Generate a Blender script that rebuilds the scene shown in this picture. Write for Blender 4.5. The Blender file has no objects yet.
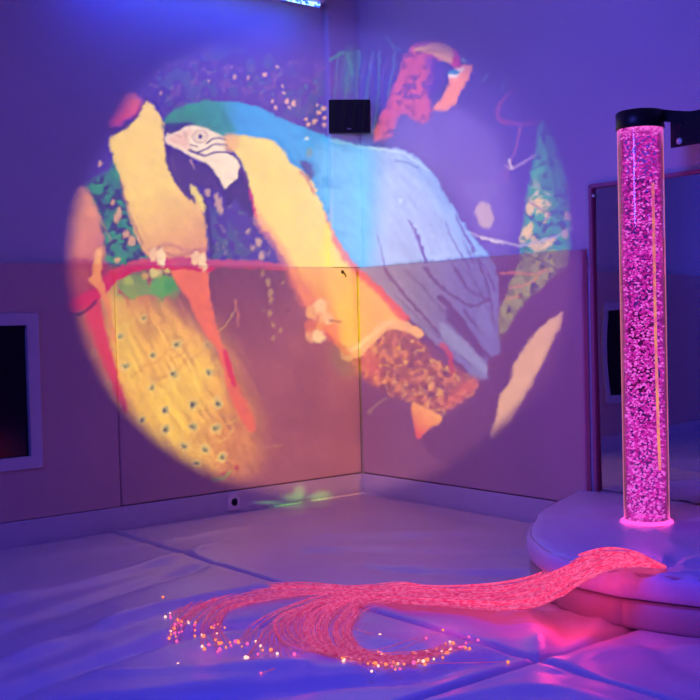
import bpy, bmesh, math, random
import numpy as np
from mathutils import Vector, Matrix
random.seed(7); RNG = np.random.default_rng(11)
sc = bpy.context.scene
COL = sc.collection

# ------------------------------------------------------------------ camera (calibrated from the room's lines)
CAM = np.array([-4.3624, -5.3191, 1.1]); FPX = 1081.0
YAW, PITCH, ROLL = .6781, -.0275, -.0249
_f = np.array([math.sin(YAW)*math.cos(PITCH), math.cos(YAW)*math.cos(PITCH), math.sin(PITCH)])
_r = np.array([math.cos(YAW), -math.sin(YAW), 0.0]); _u = np.cross(_r, _f)
CR = math.cos(ROLL)*_r + math.sin(ROLL)*_u
CU = -math.sin(ROLL)*_r + math.cos(ROLL)*_u
CF = _f
def ray(x, y): return CF + (x-350)/FPX*CR - (y-350)/FPX*CU
def atz(x, y, z): d = ray(x, y); return CAM + (z-CAM[2])/d[2]*d
def aty(x, y, Y): d = ray(x, y); return CAM + (Y-CAM[1])/d[1]*d
def atx(x, y, X): d = ray(x, y); return CAM + (X-CAM[0])/d[0]*d
def atd(x, y, D): return CAM + D*ray(x, y)
def proj(P):
    d = np.asarray(P) - CAM; z = d @ CF
    return 350 + FPX*(d @ CR)/z, 350 - FPX*(d @ CU)/z, z
cd = bpy.data.cameras.new('camera'); cam = bpy.data.objects.new('camera', cd); COL.objects.link(cam)
cd.sensor_width = 36; cd.sensor_fit = 'HORIZONTAL'; cd.lens = FPX*36/700
cd.clip_start = .05
m = Matrix(((CR[0], CU[0], -CF[0]), (CR[1], CU[1], -CF[1]), (CR[2], CU[2], -CF[2]))).to_4x4()
m.translation = Vector(CAM); cam.matrix_world = m
sc.camera = cam

# ------------------------------------------------------------------ materials
def lin(c):
    c = np.asarray(c, float)/255.0
    return np.where(c <= .04045, c/12.92, ((c+.055)/1.055)**2.4)
def mat(name, base=(.5, .5, .5), rough=.5, spec=.5, metal=0, emit=None, estr=0, bump=0, bscale=200, mottle=0, mscale=3, trans=0, coat=0):
    M = bpy.data.materials.new(name); M.use_nodes = True
    nt = M.node_tree; b = nt.nodes['Principled BSDF']
    b.inputs['Base Color'].default_value = (*base, 1); b.inputs['Roughness'].default_value = rough
    b.inputs['Specular IOR Level'].default_value = spec; b.inputs['Metallic'].default_value = metal
    b.inputs['Coat Weight'].default_value = coat
    if emit is not None:
        b.inputs['Emission Color'].default_value = (*emit, 1); b.inputs['Emission Strength'].default_value = estr
    tc = nt.nodes.new('ShaderNodeTexCoord')
    n = nt.nodes.new('ShaderNodeTexNoise'); n.inputs['Scale'].default_value = bscale; n.inputs['Detail'].default_value = 3
    nt.links.new(tc.outputs['Object'], n.inputs['Vector'])
    if bump:
        bp = nt.nodes.new('ShaderNodeBump'); bp.inputs['Strength'].default_value = bump; bp.inputs['Distance'].default_value = .004
        nt.links.new(n.outputs['Fac'], bp.inputs['Height']); nt.links.new(bp.outputs['Normal'], b.inputs['Normal'])
    if mottle:
        n2 = nt.nodes.new('ShaderNodeTexNoise'); n2.inputs['Scale'].default_value = mscale; n2.inputs['Detail'].default_value = 4
        nt.links.new(tc.outputs['Object'], n2.inputs['Vector'])
        r = nt.nodes.new('ShaderNodeValToRGB')
        r.color_ramp.elements[0].position = .3; r.color_ramp.elements[1].position = .7
        r.color_ramp.elements[0].color = (*[c*(1-mottle) for c in base], 1)
        r.color_ramp.elements[1].color = (*[min(1, c*(1+mottle)) for c in base], 1)
        nt.links.new(n2.outputs['Fac'], r.inputs['Fac']); nt.links.new(r.outputs['Color'], b.inputs['Base Color'])
    return M
WALL_ALB = (.62, .60, .66); PAD_ALB = (.60, .41, .43)
M_wall = mat('wall_paint', WALL_ALB, .85, .2, bump=.05, bscale=150, mottle=.03, mscale=2)
M_pad = mat('beige_pad_vinyl', PAD_ALB, .6, .3, bump=.12, bscale=260, mottle=.04, mscale=3)
M_skirt = mat('pale_skirting', (.58, .54, .66), .5, .4, bump=.03, mottle=.04)
M_mat = mat('pale_mat_vinyl', (.62, .52, .58), .36, .5, bump=.10, bscale=90, mottle=.05, mscale=2.5)
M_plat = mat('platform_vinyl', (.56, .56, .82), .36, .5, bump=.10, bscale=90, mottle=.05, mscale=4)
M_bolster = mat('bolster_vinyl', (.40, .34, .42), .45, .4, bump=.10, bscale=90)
M_dark = mat('black_plastic', (.006, .006, .010), .35, .4)
M_blackmetal = mat('black_steel', (.006, .006, .012), .4, .4)
M_frame = mat('mirror_frame_wood', (.36, .14, .26), .45, .4)
M_pipe = mat('piping', (.45, .35, .45), .4)
M_fitting = mat('dark_fitting', (.02, .015, .03), .8, .1)  # dark base colour for the socket hole, slots and hook
M_wframe = mat('window_frame_white', (.58, .56, .66), .4)
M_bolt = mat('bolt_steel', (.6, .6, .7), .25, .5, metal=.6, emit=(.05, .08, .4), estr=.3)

M_rebate = mat('dark_rebate', (.25, .08, .16), .6, .2)
def mirror_mat():
    M = bpy.data.materials.new('mirror_glass'); M.use_nodes = True; nt = M.node_tree
    b = nt.nodes['Principled BSDF']; b.inputs['Metallic'].default_value = 1; b.inputs['Roughness'].default_value = .015
    b.inputs['Base Color'].default_value = (.62, .62, .74, 1)
    tc = nt.nodes.new('ShaderNodeTexCoord'); n = nt.nodes.new('ShaderNodeTexNoise'); n.inputs['Scale'].default_value = 3.2; n.inputs['Detail'].default_value = 0
    bp = nt.nodes.new('ShaderNodeBump'); bp.inputs['Strength'].default_value = .12; bp.inputs['Distance'].default_value = .010
    nt.links.new(tc.outputs['Object'], n.inputs['Vector']); nt.links.new(n.outputs['Fac'], bp.inputs['Height']); nt.links.new(bp.outputs['Normal'], b.inputs['Normal'])
    return M
M_mirror = mirror_mat()
def thin_glass(name, tint, gloss_rough=.05, emit=None, estr=0, ior=1.45, edge=None):
    M = bpy.data.materials.new(name); M.use_nodes = True; nt = M.node_tree
    for n in list(nt.nodes):
        if n.type != 'OUTPUT_MATERIAL': nt.nodes.remove(n)
    out = nt.nodes['Material Output']
    t = nt.nodes.new('ShaderNodeBsdfTransparent'); t.inputs['Color'].default_value = (*tint, 1)
    g = nt.nodes.new('ShaderNodeBsdfGlossy'); g.inputs['Roughness'].default_value = gloss_rough
    fr = nt.nodes.new('ShaderNodeFresnel'); fr.inputs['IOR'].default_value = ior
    mx = nt.nodes.new('ShaderNodeMixShader'); nt.links.new(fr.outputs[0], mx.inputs[0]); nt.links.new(t.outputs[0], mx.inputs[1]); nt.links.new(g.outputs[0], mx.inputs[2])
    last = mx
    if emit is not None:
        e = nt.nodes.new('ShaderNodeEmission'); e.inputs['Color'].default_value = (*emit, 1); e.inputs['Strength'].default_value = estr
        if edge:
            lw = nt.nodes.new('ShaderNodeLayerWeight'); lw.inputs['Blend'].default_value = .3
            mp = nt.nodes.new('ShaderNodeMath'); mp.operation = 'POWER'; mp.inputs[1].default_value = 4
            mm = nt.nodes.new('ShaderNodeMath'); mm.operation = 'MULTIPLY_ADD'; mm.inputs[1].default_value = edge; mm.inputs[2].default_value = estr
            nt.links.new(lw.outputs['Facing'], mp.inputs[0]); nt.links.new(mp.outputs[0], mm.inputs[0]); nt.links.new(mm.outputs[0], e.inputs['Strength'])
        ad = nt.nodes.new('ShaderNodeAddShader'); nt.links.new(mx.outputs[0], ad.inputs[0]); nt.links.new(e.outputs[0], ad.inputs[1]); last = ad
    nt.links.new(last.outputs[0], out.inputs['Surface'])
    return M
def emis(name, col, strength, noise=None):
    M = bpy.data.materials.new(name); M.use_nodes = True; nt = M.node_tree
    for n in list(nt.nodes):
        if n.type != 'OUTPUT_MATERIAL': nt.nodes.remove(n)
    out = nt.nodes['Material Output']; e = nt.nodes.new('ShaderNodeEmission')
    e.inputs['Color'].default_value = (*col, 1); e.inputs['Strength'].default_value = strength
    nt.links.new(e.outputs[0], out.inputs['Surface'])
    if noise:
        scale, c0, c1, p0, p1 = noise
        tc = nt.nodes.new('ShaderNodeTexCoord'); n = nt.nodes.new('ShaderNodeTexNoise'); n.inputs['Scale'].default_value = scale; n.inputs['Detail'].default_value = 2
        r = nt.nodes.new('ShaderNodeValToRGB'); r.color_ramp.elements[0].position = p0; r.color_ramp.elements[1].position = p1
        r.color_ramp.elements[0].color = (*c0, 1); r.color_ramp.elements[1].color = (*c1, 1)
        nt.links.new(tc.outputs['Object'], n.inputs['Vector']); nt.links.new(n.outputs['Fac'], r.inputs['Fac']); nt.links.new(r.outputs['Color'], e.inputs['Color'])
    return M

# ------------------------------------------------------------------ mesh helpers
def link(name, me, material, parent=None, smooth=False):
    o = bpy.data.objects.new(name, me); COL.objects.link(o)
    if material is not None: me.materials.append(material)
    if parent is not None: o.parent = parent
    if smooth:
        me.polygons.foreach_set('use_smooth', [True]*len(me.polygons))
    return o
def from_bm(name, bm, material, parent=None, smooth=False):
    me = bpy.data.meshes.new(name); bm.to_mesh(me); bm.free()
    return link(name, me, material, parent, smooth)
def box_bm(bm, lo, hi, bevel=0, seg=3, rot=None, about=None):
    b2 = bmesh.new(); bmesh.ops.create_cube(b2, size=1)
    for v in b2.verts:
        v.co = Vector([lo[i] + (v.co[i]+.5)*(hi[i]-lo[i]) for i in range(3)])
    if bevel:
        bmesh.ops.bevel(b2, geom=list(b2.edges), offset=bevel, segments=seg, profile=.5, affect='EDGES')
    if rot is not None:
        bmesh.ops.transform(b2, matrix=rot, verts=b2.verts)
    me = bpy.data.meshes.new('t'); b2.to_mesh(me); b2.free(); bm.from_mesh(me); bpy.data.meshes.remove(me)
def box(name, lo, hi, material, parent=None, bevel=0, seg=3, rot=None, smooth=False):
    bm = bmesh.new(); box_bm(bm, lo, hi, bevel, seg, rot); return from_bm(name, bm, material, parent, smooth)
def lathe(name, prof, material, parent=None, loc=(0, 0, 0), n=48, smooth=True, closed=False):
    vs, fs = [], []
    for (r, z) in prof:
        for k in range(n):
            a = 2*math.pi*k/n; vs.append((loc[0]+r*math.cos(a), loc[1]+r*math.sin(a), loc[2]+z))
    P = len(prof)
    for i in range(P if closed else P-1):
        j = (i+1) % P
        for k in range(n):
            k2 = (k+1) % n; fs.append((i*n+k, i*n+k2, j*n+k2, j*n+k))
    me = bpy.data.meshes.new(name); me.from_pydata(vs, [], fs); me.update()
    return link(name, me, material, parent, smooth)
def tube_arrays(pts, rad, n=5, off=0):
    pts = np.asarray(pts, float); T = np.gradient(pts, axis=0); T /= np.linalg.norm(T, axis=1)[:, None]+1e-9
    up = np.array([0, 0, 1.0]); A = np.cross(T, up); L = np.linalg.norm(A, axis=1)[:, None]; A = np.where(L > 1e-3, A/(L+1e-9), np.array([1.0, 0, 0])); B = np.cross(A, T)
    r = np.broadcast_to(np.asarray(rad, float), (len(pts),))
    vs = []
    for k in range(n):
        a = 2*math.pi*k/n; vs.append(pts + (A*math.cos(a)+B*math.sin(a))*r[:, None])
    V = np.stack(vs, 1).reshape(-1, 3); fs = []
    for i in range(len(pts)-1):
        for k in range(n):
            k2 = (k+1) % n; fs.append((off+i*n+k, off+i*n+k2, off+(i+1)*n+k2, off+(i+1)*n+k))
    fs.append(tuple(off+k for k in range(n))[::-1]); fs.append(tuple(off+(len(pts)-1)*n+k for k in range(n)))
    return V, fs
def tube(name, pts, rad, material, parent=None, n=8):
    V, F = tube_arrays(pts, rad, n); me = bpy.data.meshes.new(name); me.from_pydata(V.tolist(), [], F); me.update()
    return link(name, me, material, parent, True)
def catmull(pts, n=12, closed=False):
    P = np.asarray(pts, float); N = len(P); out = []
    rng = range(N) if closed else range(N-1)
    for i in rng:
        if closed: p0, p1, p2, p3 = P[(i-1) % N], P[i], P[(i+1) % N], P[(i+2) % N]
        else: p0, p1, p2, p3 = P[max(i-1, 0)], P[i], P[i+1], P[min(i+2, N-1)]
        for k in range(n):
            t = k/n
            out.append(.5*((2*p1)+(-p0+p2)*t+(2*p0-5*p1+4*p2-p3)*t*t+(-p0+3*p1-3*p2+p3)*t**3))
    if not closed: out.append(P[-1])
    return np.array(out)
def empty(name, label, cat, loc=(0, 0, 0), group=None):
    o = bpy.data.objects.new(name, None); COL.objects.link(o); o.location = loc; o.empty_display_size = .1
    o['label'] = label; o['category'] = cat
    if group: o['group'] = group
    return o
def tag(o, label, cat, group=None, kind=None):
    o['label'] = label; o['category'] = cat
    if group: o['group'] = group
    if kind: o['kind'] = kind
    return o
def adopt(child, parent):   # geometry is authored in world space; keep it there under an offset parent
    child.parent = parent; child.matrix_parent_inverse = Matrix.Translation(-Vector(parent.location)); return child
def structure(o): o['kind'] = 'structure'; return o

# ------------------------------------------------------------------ room shell
T = .05                       # pad thickness: pad faces lie on x = 0 and y = 0
X0, Y0, ZC = -6.6, -7.6, 3.25
WZ0, WZ1 = .385, 1.178        # viewing window in the left wall
WX1 = -2.128; WX0 = -2.90
ZT, ZB = 1.4329, .1265        # pad top and bottom
structure(box('floor', (X0-.1, Y0-.1, -.16), (T+.1, T+.1, -.06), M_skirt))
structure(box('ceiling', (X0-.1, Y0-.1, ZC), (T+.1, T+.1, ZC+.1), M_wall))
bm = bmesh.new()              # left wall, with an opening for the window
box_bm(bm, (X0-.1, T, -.06), (WX0, T+.1, ZC)); box_bm(bm, (WX1, T, -.06), (T+.1, T+.1, ZC))
box_bm(bm, (WX0, T, -.06), (WX1, T+.1, WZ0)); box_bm(bm, (WX0, T, WZ1), (WX1, T+.1, ZC))
structure(from_bm('wall_left', bm, M_wall))
structure(box('wall_right', (T, Y0-.1, -.06), (T+.1, T, ZC), M_wall))
structure(box('wall_rear', (X0-.1, Y0-.1, -.06), (T, Y0, ZC), M_wall))
structure(box('wall_side', (X0-.1, Y0, -.06), (X0, T, ZC), M_wall))
# boxed-in corner casing above the pads, with its shadow gaps
cz = ZT+.001
colm = box('trim_1', (-.186, -.002, cz), (T, T-.001, ZC), M_wall, bevel=.004, seg=2); structure(colm)
structure(box('baseboard_left', (X0, -.006, -.06), (-.0005, T, ZB-.004), M_skirt, bevel=.003, seg=2))
structure(box('baseboard_right', (-.006, Y0, -.06), (T, -.0065, ZB-.004), M_skirt, bevel=.003, seg=2))

# wall pads -------------------------------------------------------------
def pad(name, lo, hi, label, hole=None):
    bm = bmesh.new()
    if hole is None: box_bm(bm, lo, hi, .012, 4)
    else:
        hx0, hx1, hz0, hz1 = hole
        box_bm(bm, lo, (hx0, hi[1], hi[2])); box_bm(bm, (hx1, lo[1], lo[2]), hi)
        box_bm(bm, (hx0, lo[1], lo[2]), (hx1, hi[1], hz0)); box_bm(bm, (hx0, lo[1], hz1), (hx1, hi[1], hi[2]))
    o = from_bm(name, bm, M_pad); return tag(o, label, 'wall pad', 'padded panels along the walls')
YE = float(atx(583.5, 360, 0)[1])      # where the right-wall pad ends beside the mirror
XS = -1.692
pad('wall_pad', (XS+.003, 0, ZB), (-.0005, T-.001, ZT), 'wide beige wall pad left of the corner, crossed by the projected parrot picture')
pad('wall_pad', (-3.75, 0, ZB), (XS-.003, T-.001, ZT), 'beige wall pad at the left edge, built around the white-framed window', hole=(WX0, WX1, WZ0, WZ1))
pad('wall_pad', (-6.0, 0, ZB), (-3.756, T-.001, ZT), 'beige wall pad beyond the window, seen only in the mirror')
pad('wall_pad', (0, YE, ZB), (T-.001, -.0005, ZT), 'beige wall pad between the room corner and the tall mirror')

# window in the left wall -------------------------------------------------
bm = bmesh.new(); fw = .062
box_bm(bm, (WX0, -.012, WZ0), (WX1, .05, WZ0+fw)); box_bm(bm, (WX0, -.012, WZ1-fw), (WX1, .05, WZ1))
box_bm(bm, (WX0, -.012, WZ0+fw), (WX0+fw, .05, WZ1-fw)); box_bm(bm, (WX1-fw, -.012, WZ0+fw), (WX1, .05, WZ1-fw))
win = structure(from_bm('window_1', bm, M_wframe))
M_pane = mat('dark_window_glass', (.010, .006, .018), .12, .35)
pane = box('pane', (WX0+fw*.6, .020, WZ0+fw*.6), (WX1-fw*.6, .028, WZ1-fw*.6), M_pane, win)

# mirror ------------------------------------------------------------------
MY1 = float(atx(588.0, 190, T-.031)[1]); MZ1 = float(atx(588.2, 184.5, T-.031)[2]); MZ0 = .205; MY0 = -3.6
mir = empty('wall_mirror', 'tall dark-framed wall mirror behind the bubble tube reflecting the opposite wall', 'mirror', (T-.01, (MY0+MY1)/2, MZ0))
# the acrylic sheet bulges very slightly, as such mirrors do
dr = ray(604.5, 350); tt_ = (T-.008-CAM[0])/dr[0]; hit = CAM+tt_*dr; di = dr[:2]/np.linalg.norm(dr[:2]); dou = np.array([WX1, 0])-hit[:2]; dou /= np.linalg.norm(dou)
nn = dou-di; nn /= np.linalg.norm(nn); TH = math.atan2(nn[1], -nn[0]); RB = 26.0     # tilt of the normal where the window edge shows
ny_, nz_ = 90, 60; vs = []; fs = []; me = bpy.data.meshes.new('glass'); yref = float(hit[1])
for i in range(ny_+1):
    y = MY1-.004-(MY1-MY0-.02)*i/ny_; d = yref-y; base = TH*d - d*d/(2*RB)*-1.0
    for j in range(nz_+1):
        z = MZ0+.004+(MZ1-MZ0-.012)*j/nz_; dz = z-1.1
        sx_ = -(TH*d*-1.0) * 1.0 if False else 0
        # surface x(y): slope dx/dy = n_y/(-n_x)... n = (-cos, sin); tangent (sin, cos): dx/dy = tan(theta)
        th_d = TH*( -d) + d*d/(2*RB)          # integral of tan(theta) dy, theta = TH - d/RB
        vs.append((T-.016+th_d+dz*dz/(2*60), y, z))
vl = [v[0] for v in vs if v[1] > MY1-.03]; xm = max(v[0] for v in vs); vs = [(v[0]-xm+T-.003, v[1], v[2]) for v in vs]
for i in range(ny_):
    for j in range(nz_): a = i*(nz_+1)+j; fs.append((a, a+1, a+nz_+2, a+nz_+1))
me.from_pydata(vs, [], fs); me.update()
gl = link('glass', me, M_mirror, smooth=True); adopt(gl, mir)
bm = bmesh.new(); w = .019; xf = T-.031
box_bm(bm, (xf, MY1-w, MZ0), (T-.001, MY1, MZ1)); box_bm(bm, (xf, MY0+w, MZ1-w), (T-.001, MY1-w, MZ1)); box_bm(bm, (xf, MY0, MZ0), (T-.001, MY0+w, MZ1))
adopt(from_bm('frame', bm, M_frame), mir)
bm = bmesh.new(); w2 = .005
box_bm(bm, (xf+.003, MY1-w-w2, MZ0), (T-.001, MY1-w, MZ1-w)); box_bm(bm, (xf+.003, MY0+w, MZ1-w-w2*.6), (T-.001, MY1-w-w2, MZ1-w))
adopt(from_bm('inner_rebate', bm, M_rebate), mir)
sp = atx(597.5, 195, T)
adopt(lathe('screw', [(0, 0), (.009, .0), (.007, .006), (0, .008)], M_bolt, None, (0, 0, 0), 16), mir)
scr = bpy.data.objects['screw']; scr.matrix_parent_inverse = Matrix.Identity(4)
scr.rotation_euler = (0, -math.pi/2, 0); scr.location = Vector((T-.030, sp[1], sp[2]-.005)) - mir.location

# ------------------------------------------------------------------ floor mats
FOLDS = []   # (world polyline, width m, depth m)  negative = valley
def fold(px, width, depth): 
    FOLDS.append((np.array([atz(x, y, 0)[:2] for x, y in catmull(px, 8)]), width, depth))
fold([(-20, 610), (110, 578), (215, 545)], .045, .016)
fold([(-20, 636), (90, 600), (215, 560)], .05, -.012)
fold([(-20, 672), (70, 640), (160, 610), (260, 590)], .05, .018)
fold([(-20, 700), (80, 665), (190, 632), (260, 622)], .05, -.020)
fold([(60, 705), (200, 692), (330, 678), (420, 672), (500, 655)], .06, -.022)
fold([(100, 672), (200, 668), (300, 664)], .05, .010)
fold([(20, 560), (120, 548), (230, 530), (330, 512)], .04, .010)
fold([(310, 549), (400, 551), (470, 553), (526, 552)], .07, -.014)
fold([(330, 536), (420, 536), (520, 533)], .08, .010)
fold([(370, 566), (440, 571), (525, 571)], .04, -.012)
fold([(420, 508), (480, 520), (520, 528)], .06, -.008)
fold([(500, 600), (530, 625), (545, 655)], .05, .018)
fold([(540, 605), (565, 625), (560, 650)], .04, -.014)
fold([(575, 612), (600, 622), (590, 640)], .035, .012)
fold([(560, 665), (620, 650), (705, 652)], .05, .014)
fold([(560, 672), (640, 680), (705, 700)], .04, -.012)
fold([(640, 640), (680, 660), (705, 670)], .05, -.012)
fold([(430, 705), (500, 690), (560, 690), (620, 705)], .05, .012)
fold([(380, 640), (450, 648), (500, 640)], .06, .008)
def seg_dist(P, L):
    best = np.full(len(P), 9.0)
    for a, b in zip(L[:-1], L[1:]):
        ab = b-a; t = np.clip(((P-a)@ab)/(ab@ab+1e-12), 0, 1)
        best = np.minimum(best, np.linalg.norm(P-(a+t[:, None]*ab), axis=1))
    return best
def vnoise(P, scale, seed):
    r = np.random.default_rng(seed); G = r.random((64, 64)); Q = P*scale + 31.7
    i = np.floor(Q).astype(int); f = Q-i; f = f*f*(3-2*f)
    g = lambda a, b: G[(i[:, 0]+a) % 64, (i[:, 1]+b) % 64]
    return (g(0, 0)*(1-f[:, 0])+g(1, 0)*f[:, 0])*(1-f[:, 1])+(g(0, 1)*(1-f[:, 0])+g(1, 1)*f[:, 0])*f[:, 1]-.5
def floor_mat(x0, x1, y0, y1, step, label):
    nx = max(8, int((x1-x0)/step)); ny = max(8, int((y1-y0)/step))
    # extra rows close to the edges so the rounding is crisp
    def axis(a, b, n):
        e = np.array([0, .003, .007, .012, .02, .032]); mid = np.linspace(a+.045, b-.045, n)
        return np.concatenate([a+e, mid, (b-e)[::-1]])
    X = axis(x0, x1, nx); Y = axis(y0, y1, ny); gx, gy = np.meshgrid(X, Y, indexing='ij'); P = np.stack([gx.ravel(), gy.ravel()], 1)
    z = .010*vnoise(P, 2.2, 3) + 0.010*vnoise(P@np.array([[.8, .6], [-.6, .8]])*np.array([1, 3.0]), 3.0, 5) + .004*vnoise(P, 11, 8)
    for L, w, d in FOLDS:
        dd = seg_dist(P, L); z += 2.1*d*np.exp(-(dd/w)**2)*(.8+.8*vnoise(P, 5, 9))
    ed = np.minimum(np.minimum(P[:, 0]-x0, x1-P[:, 0]), np.minimum(P[:, 1]-y0, y1-P[:, 1]))
    z *= np.clip(ed/.10, 0, 1)
    z -= .030*np.clip(1-ed/.032, 0, 1)**2.2
    V = np.column_stack([P, z]).tolist(); NX, NY = len(X), len(Y); fs = []
    for i in range(NX-1):
        for j in range(NY-1): fs.append((i*NY+j, (i+1)*NY+j, (i+1)*NY+j+1, i*NY+j+1))
    # skirt down to the floor
    ring = [(i*NY) for i in range(NX)] + [((NX-1)*NY+j) for j in range(1, NY)] + [(i*NY+NY-1) for i in range(NX-2, -1, -1)] + [j for j in range(NY-2, 0, -1)]
    b0 = len(V)
    for k in ring: V.append((V[k][0], V[k][1], -.0595))
    n = len(ring)
    for k in range(n): k2 = (k+1) % n; fs.append((ring[k], b0+k, b0+k2, ring[k2]))
    me = bpy.data.meshes.new('floor_mat'); me.from_pydata(V, [], fs); me.update()
    o = link('floor_mat', me, M_mat, None, True); tag(o, label, 'floor mat', 'padded mats covering the floor'); return o
g = .0012
SX, SY = -1.752, -3.0
floor_mat(SX+g, -.008, SY+g, -.008, .020, 'large pale vinyl floor mat filling the corner under the bubble tube platform')
floor_mat(-4.2, SX-g, SY+g, -.008, .017, 'large creased vinyl floor mat under the socket wall, left of the long seam')
floor_mat(SX+g, -.008, -6.0, SY-g, .03, 'creased vinyl floor mat in front of the padded platform, at the lower right corner')
floor_mat(-4.2, SX-g, -6.0, SY-g, .02, 'vinyl floor mat nearest the camera, in front of the glowing fibre tips')
floor_mat(X0+.01, -4.2-2*g, -7.5, -.008, .06, 'wide vinyl floor mat along the far side wall, outside the picture')

# ------------------------------------------------------------------ padded platform
PZ = .20
pl = empty('padded_platform', 'low rounded vinyl-covered platform carrying the bubble tube', 'platform', (-.6, -2.7, 0))
top_px = [(597, 486), (566, 496), (544, 507), (532, 520), (528, 534), (536, 544), (550, 553), (574, 562), (600, 568)]
out = [tuple(atz(x, y, PZ)[:2]) for x, y in top_px]
out[0] = (T-.05-.002, out[0][1]+.0)
ex = [tuple(atz(619, 571.5, PZ)[:2]), tuple(atz(704, 581, PZ)[:2]), (-1.02, -3.85), (-.62, -4.25), (-.002, -4.4)]
corner = ex[0]
arc = [tuple(p) for p in catmull(out, 6)]
OUT = arc + [tuple(p) for p in catmull([arc[-1], ex[0]], 4)][1:-1] + [tuple(p) for p in catmull(ex, 8)]
OUT = np.array(OUT)
def inset(Pl, d):
    n = len(Pl); R_ = []
    for i in range(n):
        a = Pl[max(i-1, 0)]; b = Pl[min(i+1, n-1)]; t = b-a; t = t/(np.linalg.norm(t)+1e-9)
        nrm = np.array([-t[1], t[0]]);  
        p = Pl[i]+nrm*d
        p[0] = min(p[0], -.002); R_.append(p)
    return np.array(R_)
def ringslab(name, prof, mtl, close_top=True, wr=0, outline=OUT):
    """prof: list of (inset, z); rings follow the curved outline and close against the wall."""
    V = []; F = []; n = len(outline)
    for (d, z) in prof:
        R_ = inset(outline.copy(), d)
        for p in R_: V.append((p[0], p[1], z))
    for i in range(len(prof)-1):
        for k in range(n-1): F.append((i*n+k, i*n+k+1, (i+1)*n+k+1, (i+1)*n+k))
    me = bpy.data.meshes.new(name)
    if close_top: F.append(tuple((len(prof)-1)*n+k for k in range(n)))
    F.append(tuple(range(n))[::-1])
    F.append(tuple([i*n for i in range(len(prof))]+[(i)*n+n-1 for i in range(len(prof)-1, -1, -1)]))
    me.from_pydata(V, [], F); me.update(); return me
# which side is inside? choose sign so that inset shrinks
cen = OUT.mean(0); s = 1 if np.linalg.norm(inset(OUT.copy(), .05)[20]-cen) < np.linalg.norm(OUT[20]-cen) else -1
# cushion: dense polar grid so it can carry wrinkles
def cushion():
    n = len(OUT); rings = [(.03, .106), (.008, .108), (-.002, .118), (-.007, .135), (-.008, .155), (-.006, .172), (-.001, .187), (.008, .196), (.022, PZ)]
    V = []; F = []
    for d, z in rings:
        R_ = inset(OUT.copy(), s*d)
        for p in R_: V.append([p[0], p[1], z])
    base = inset(OUT.copy(), s*.022); hub = np.array([-.002, -3.0])
    m_ = 40
    for j in range(1, m_+1):
        t = j/m_
        for p in base:
            q = p*(1-t)+hub*t; V.append([min(q[0], -.002), q[1], PZ])
    V = np.array(V); nr = len(rings)+m_
    # wrinkles on top radiating from the tube, and along the edge
    P = V[:, :2]; tc = np.array([-.45, -2.47]); rel = P-tc; rr = np.linalg.norm(rel, axis=1); an = np.arctan2(rel[:, 1], rel[:, 0])
    topmask = np.clip((V[:, 2]-.186)/.012, 0, 1)
    z = .007*np.sin(an*17+3*np.sin(an*5))*np.exp(-((rr-.28)/.22)**2) + .012*vnoise(P, 5, 21) + .006*vnoise(P, 12, 22)
    fp = atz(667, 567, PZ)[:2]; rel = P-fp; r2 = np.linalg.norm(rel, axis=1); a2 = np.arctan2(rel[:, 1], rel[:, 0])
    z += .012*np.sin(a2*9+1.3)*np.exp(-((r2-.12)/.12)**2) - .008*np.exp(-(r2/.06)**2)
    V[:, 2] += z*topmask
    bul = .005*vnoise(np.column_stack([np.arange(len(V)) % n*.9, V[:, 2]*0]), .6, 4)
    V[:, 0] += (bul*(1-topmask)); V[:, 0] = np.minimum(V[:, 0], -.001)
    for i in range(nr-1):
        for k in range(n-1): F.append((i*n+k, i*n+k+1, (i+1)*n+k+1, (i+1)*n+k))
    me = bpy.data.meshes.new('top_cushion'); me.from_pydata(V.tolist(), [], F); me.update()
    bm = bmesh.new(); bm.from_mesh(me); bmesh.ops.recalc_face_normals(bm, faces=bm.faces)
    bm.to_mesh(me); bm.free(); return me
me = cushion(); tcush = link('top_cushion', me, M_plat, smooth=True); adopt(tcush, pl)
# side bolsters, separated by vertical seams
cuts = [0, 14, 30, 45, 56, 66, 76, len(OUT)-1]
cuts = sorted(set(c for c in cuts if c < len(OUT)))
ci = int(np.argmin(np.linalg.norm(OUT-np.array(corner), axis=1)))
cuts = [0, 12, 24, 36, ci, ci+10, ci+20, len(OUT)-1]
cuts = [c for i, c in enumerate(cuts) if c < len(OUT) and (i == 0 or c > cuts[i-1])]
for a, b in zip(cuts[:-1], cuts[1:]):
    seg = OUT[a:b+1]
    if len(seg) < 3: seg = np.array([seg[0], (seg[0]+seg[-1])/2, seg[-1]])
    ndense = 14; tt = np.linspace(0, len(seg)-1, ndense); seg = np.array([seg[int(min(t, len(seg)-2))]*(1-(t-int(min(t, len(seg)-2))))+seg[int(min(t, len(seg)-2))+1]*(t-int(min(t, len(seg)-2))) for t in tt])
    V = []; F = []; prof = [(.10, .0), (.016, .0), (.008, .015), (.004, .05), (.006, .082), (.016, .097), (.05, .10), (.10, .10)]
    for d, z in prof:
        for k, p in enumerate(seg):
            i0 = seg[max(k-1, 0)]; i1 = seg[min(k+1, ndense-1)]; t = (i1-i0)/(np.linalg.norm(i1-i0)+1e-9); nr_ = np.array([-t[1], t[0]])*s
            e = min(k, ndense-1-k)/(ndense-1); dd = d + .014*max(0, 1-e/.08)**2
            q = p+nr_*dd; V.append((min(q[0], -.003), q[1], z))
    for i in range(len(prof)-1):
        for k in range(ndense-1): F.append((i*ndense+k, i*ndense+k+1, (i+1)*ndense+k+1, (i+1)*ndense+k))
    me = bpy.data.meshes.new('side_bolster'); me.from_pydata(V, [], F); me.update()
    adopt(link('side_bolster', me, M_bolster, smooth=True), pl)
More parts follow.
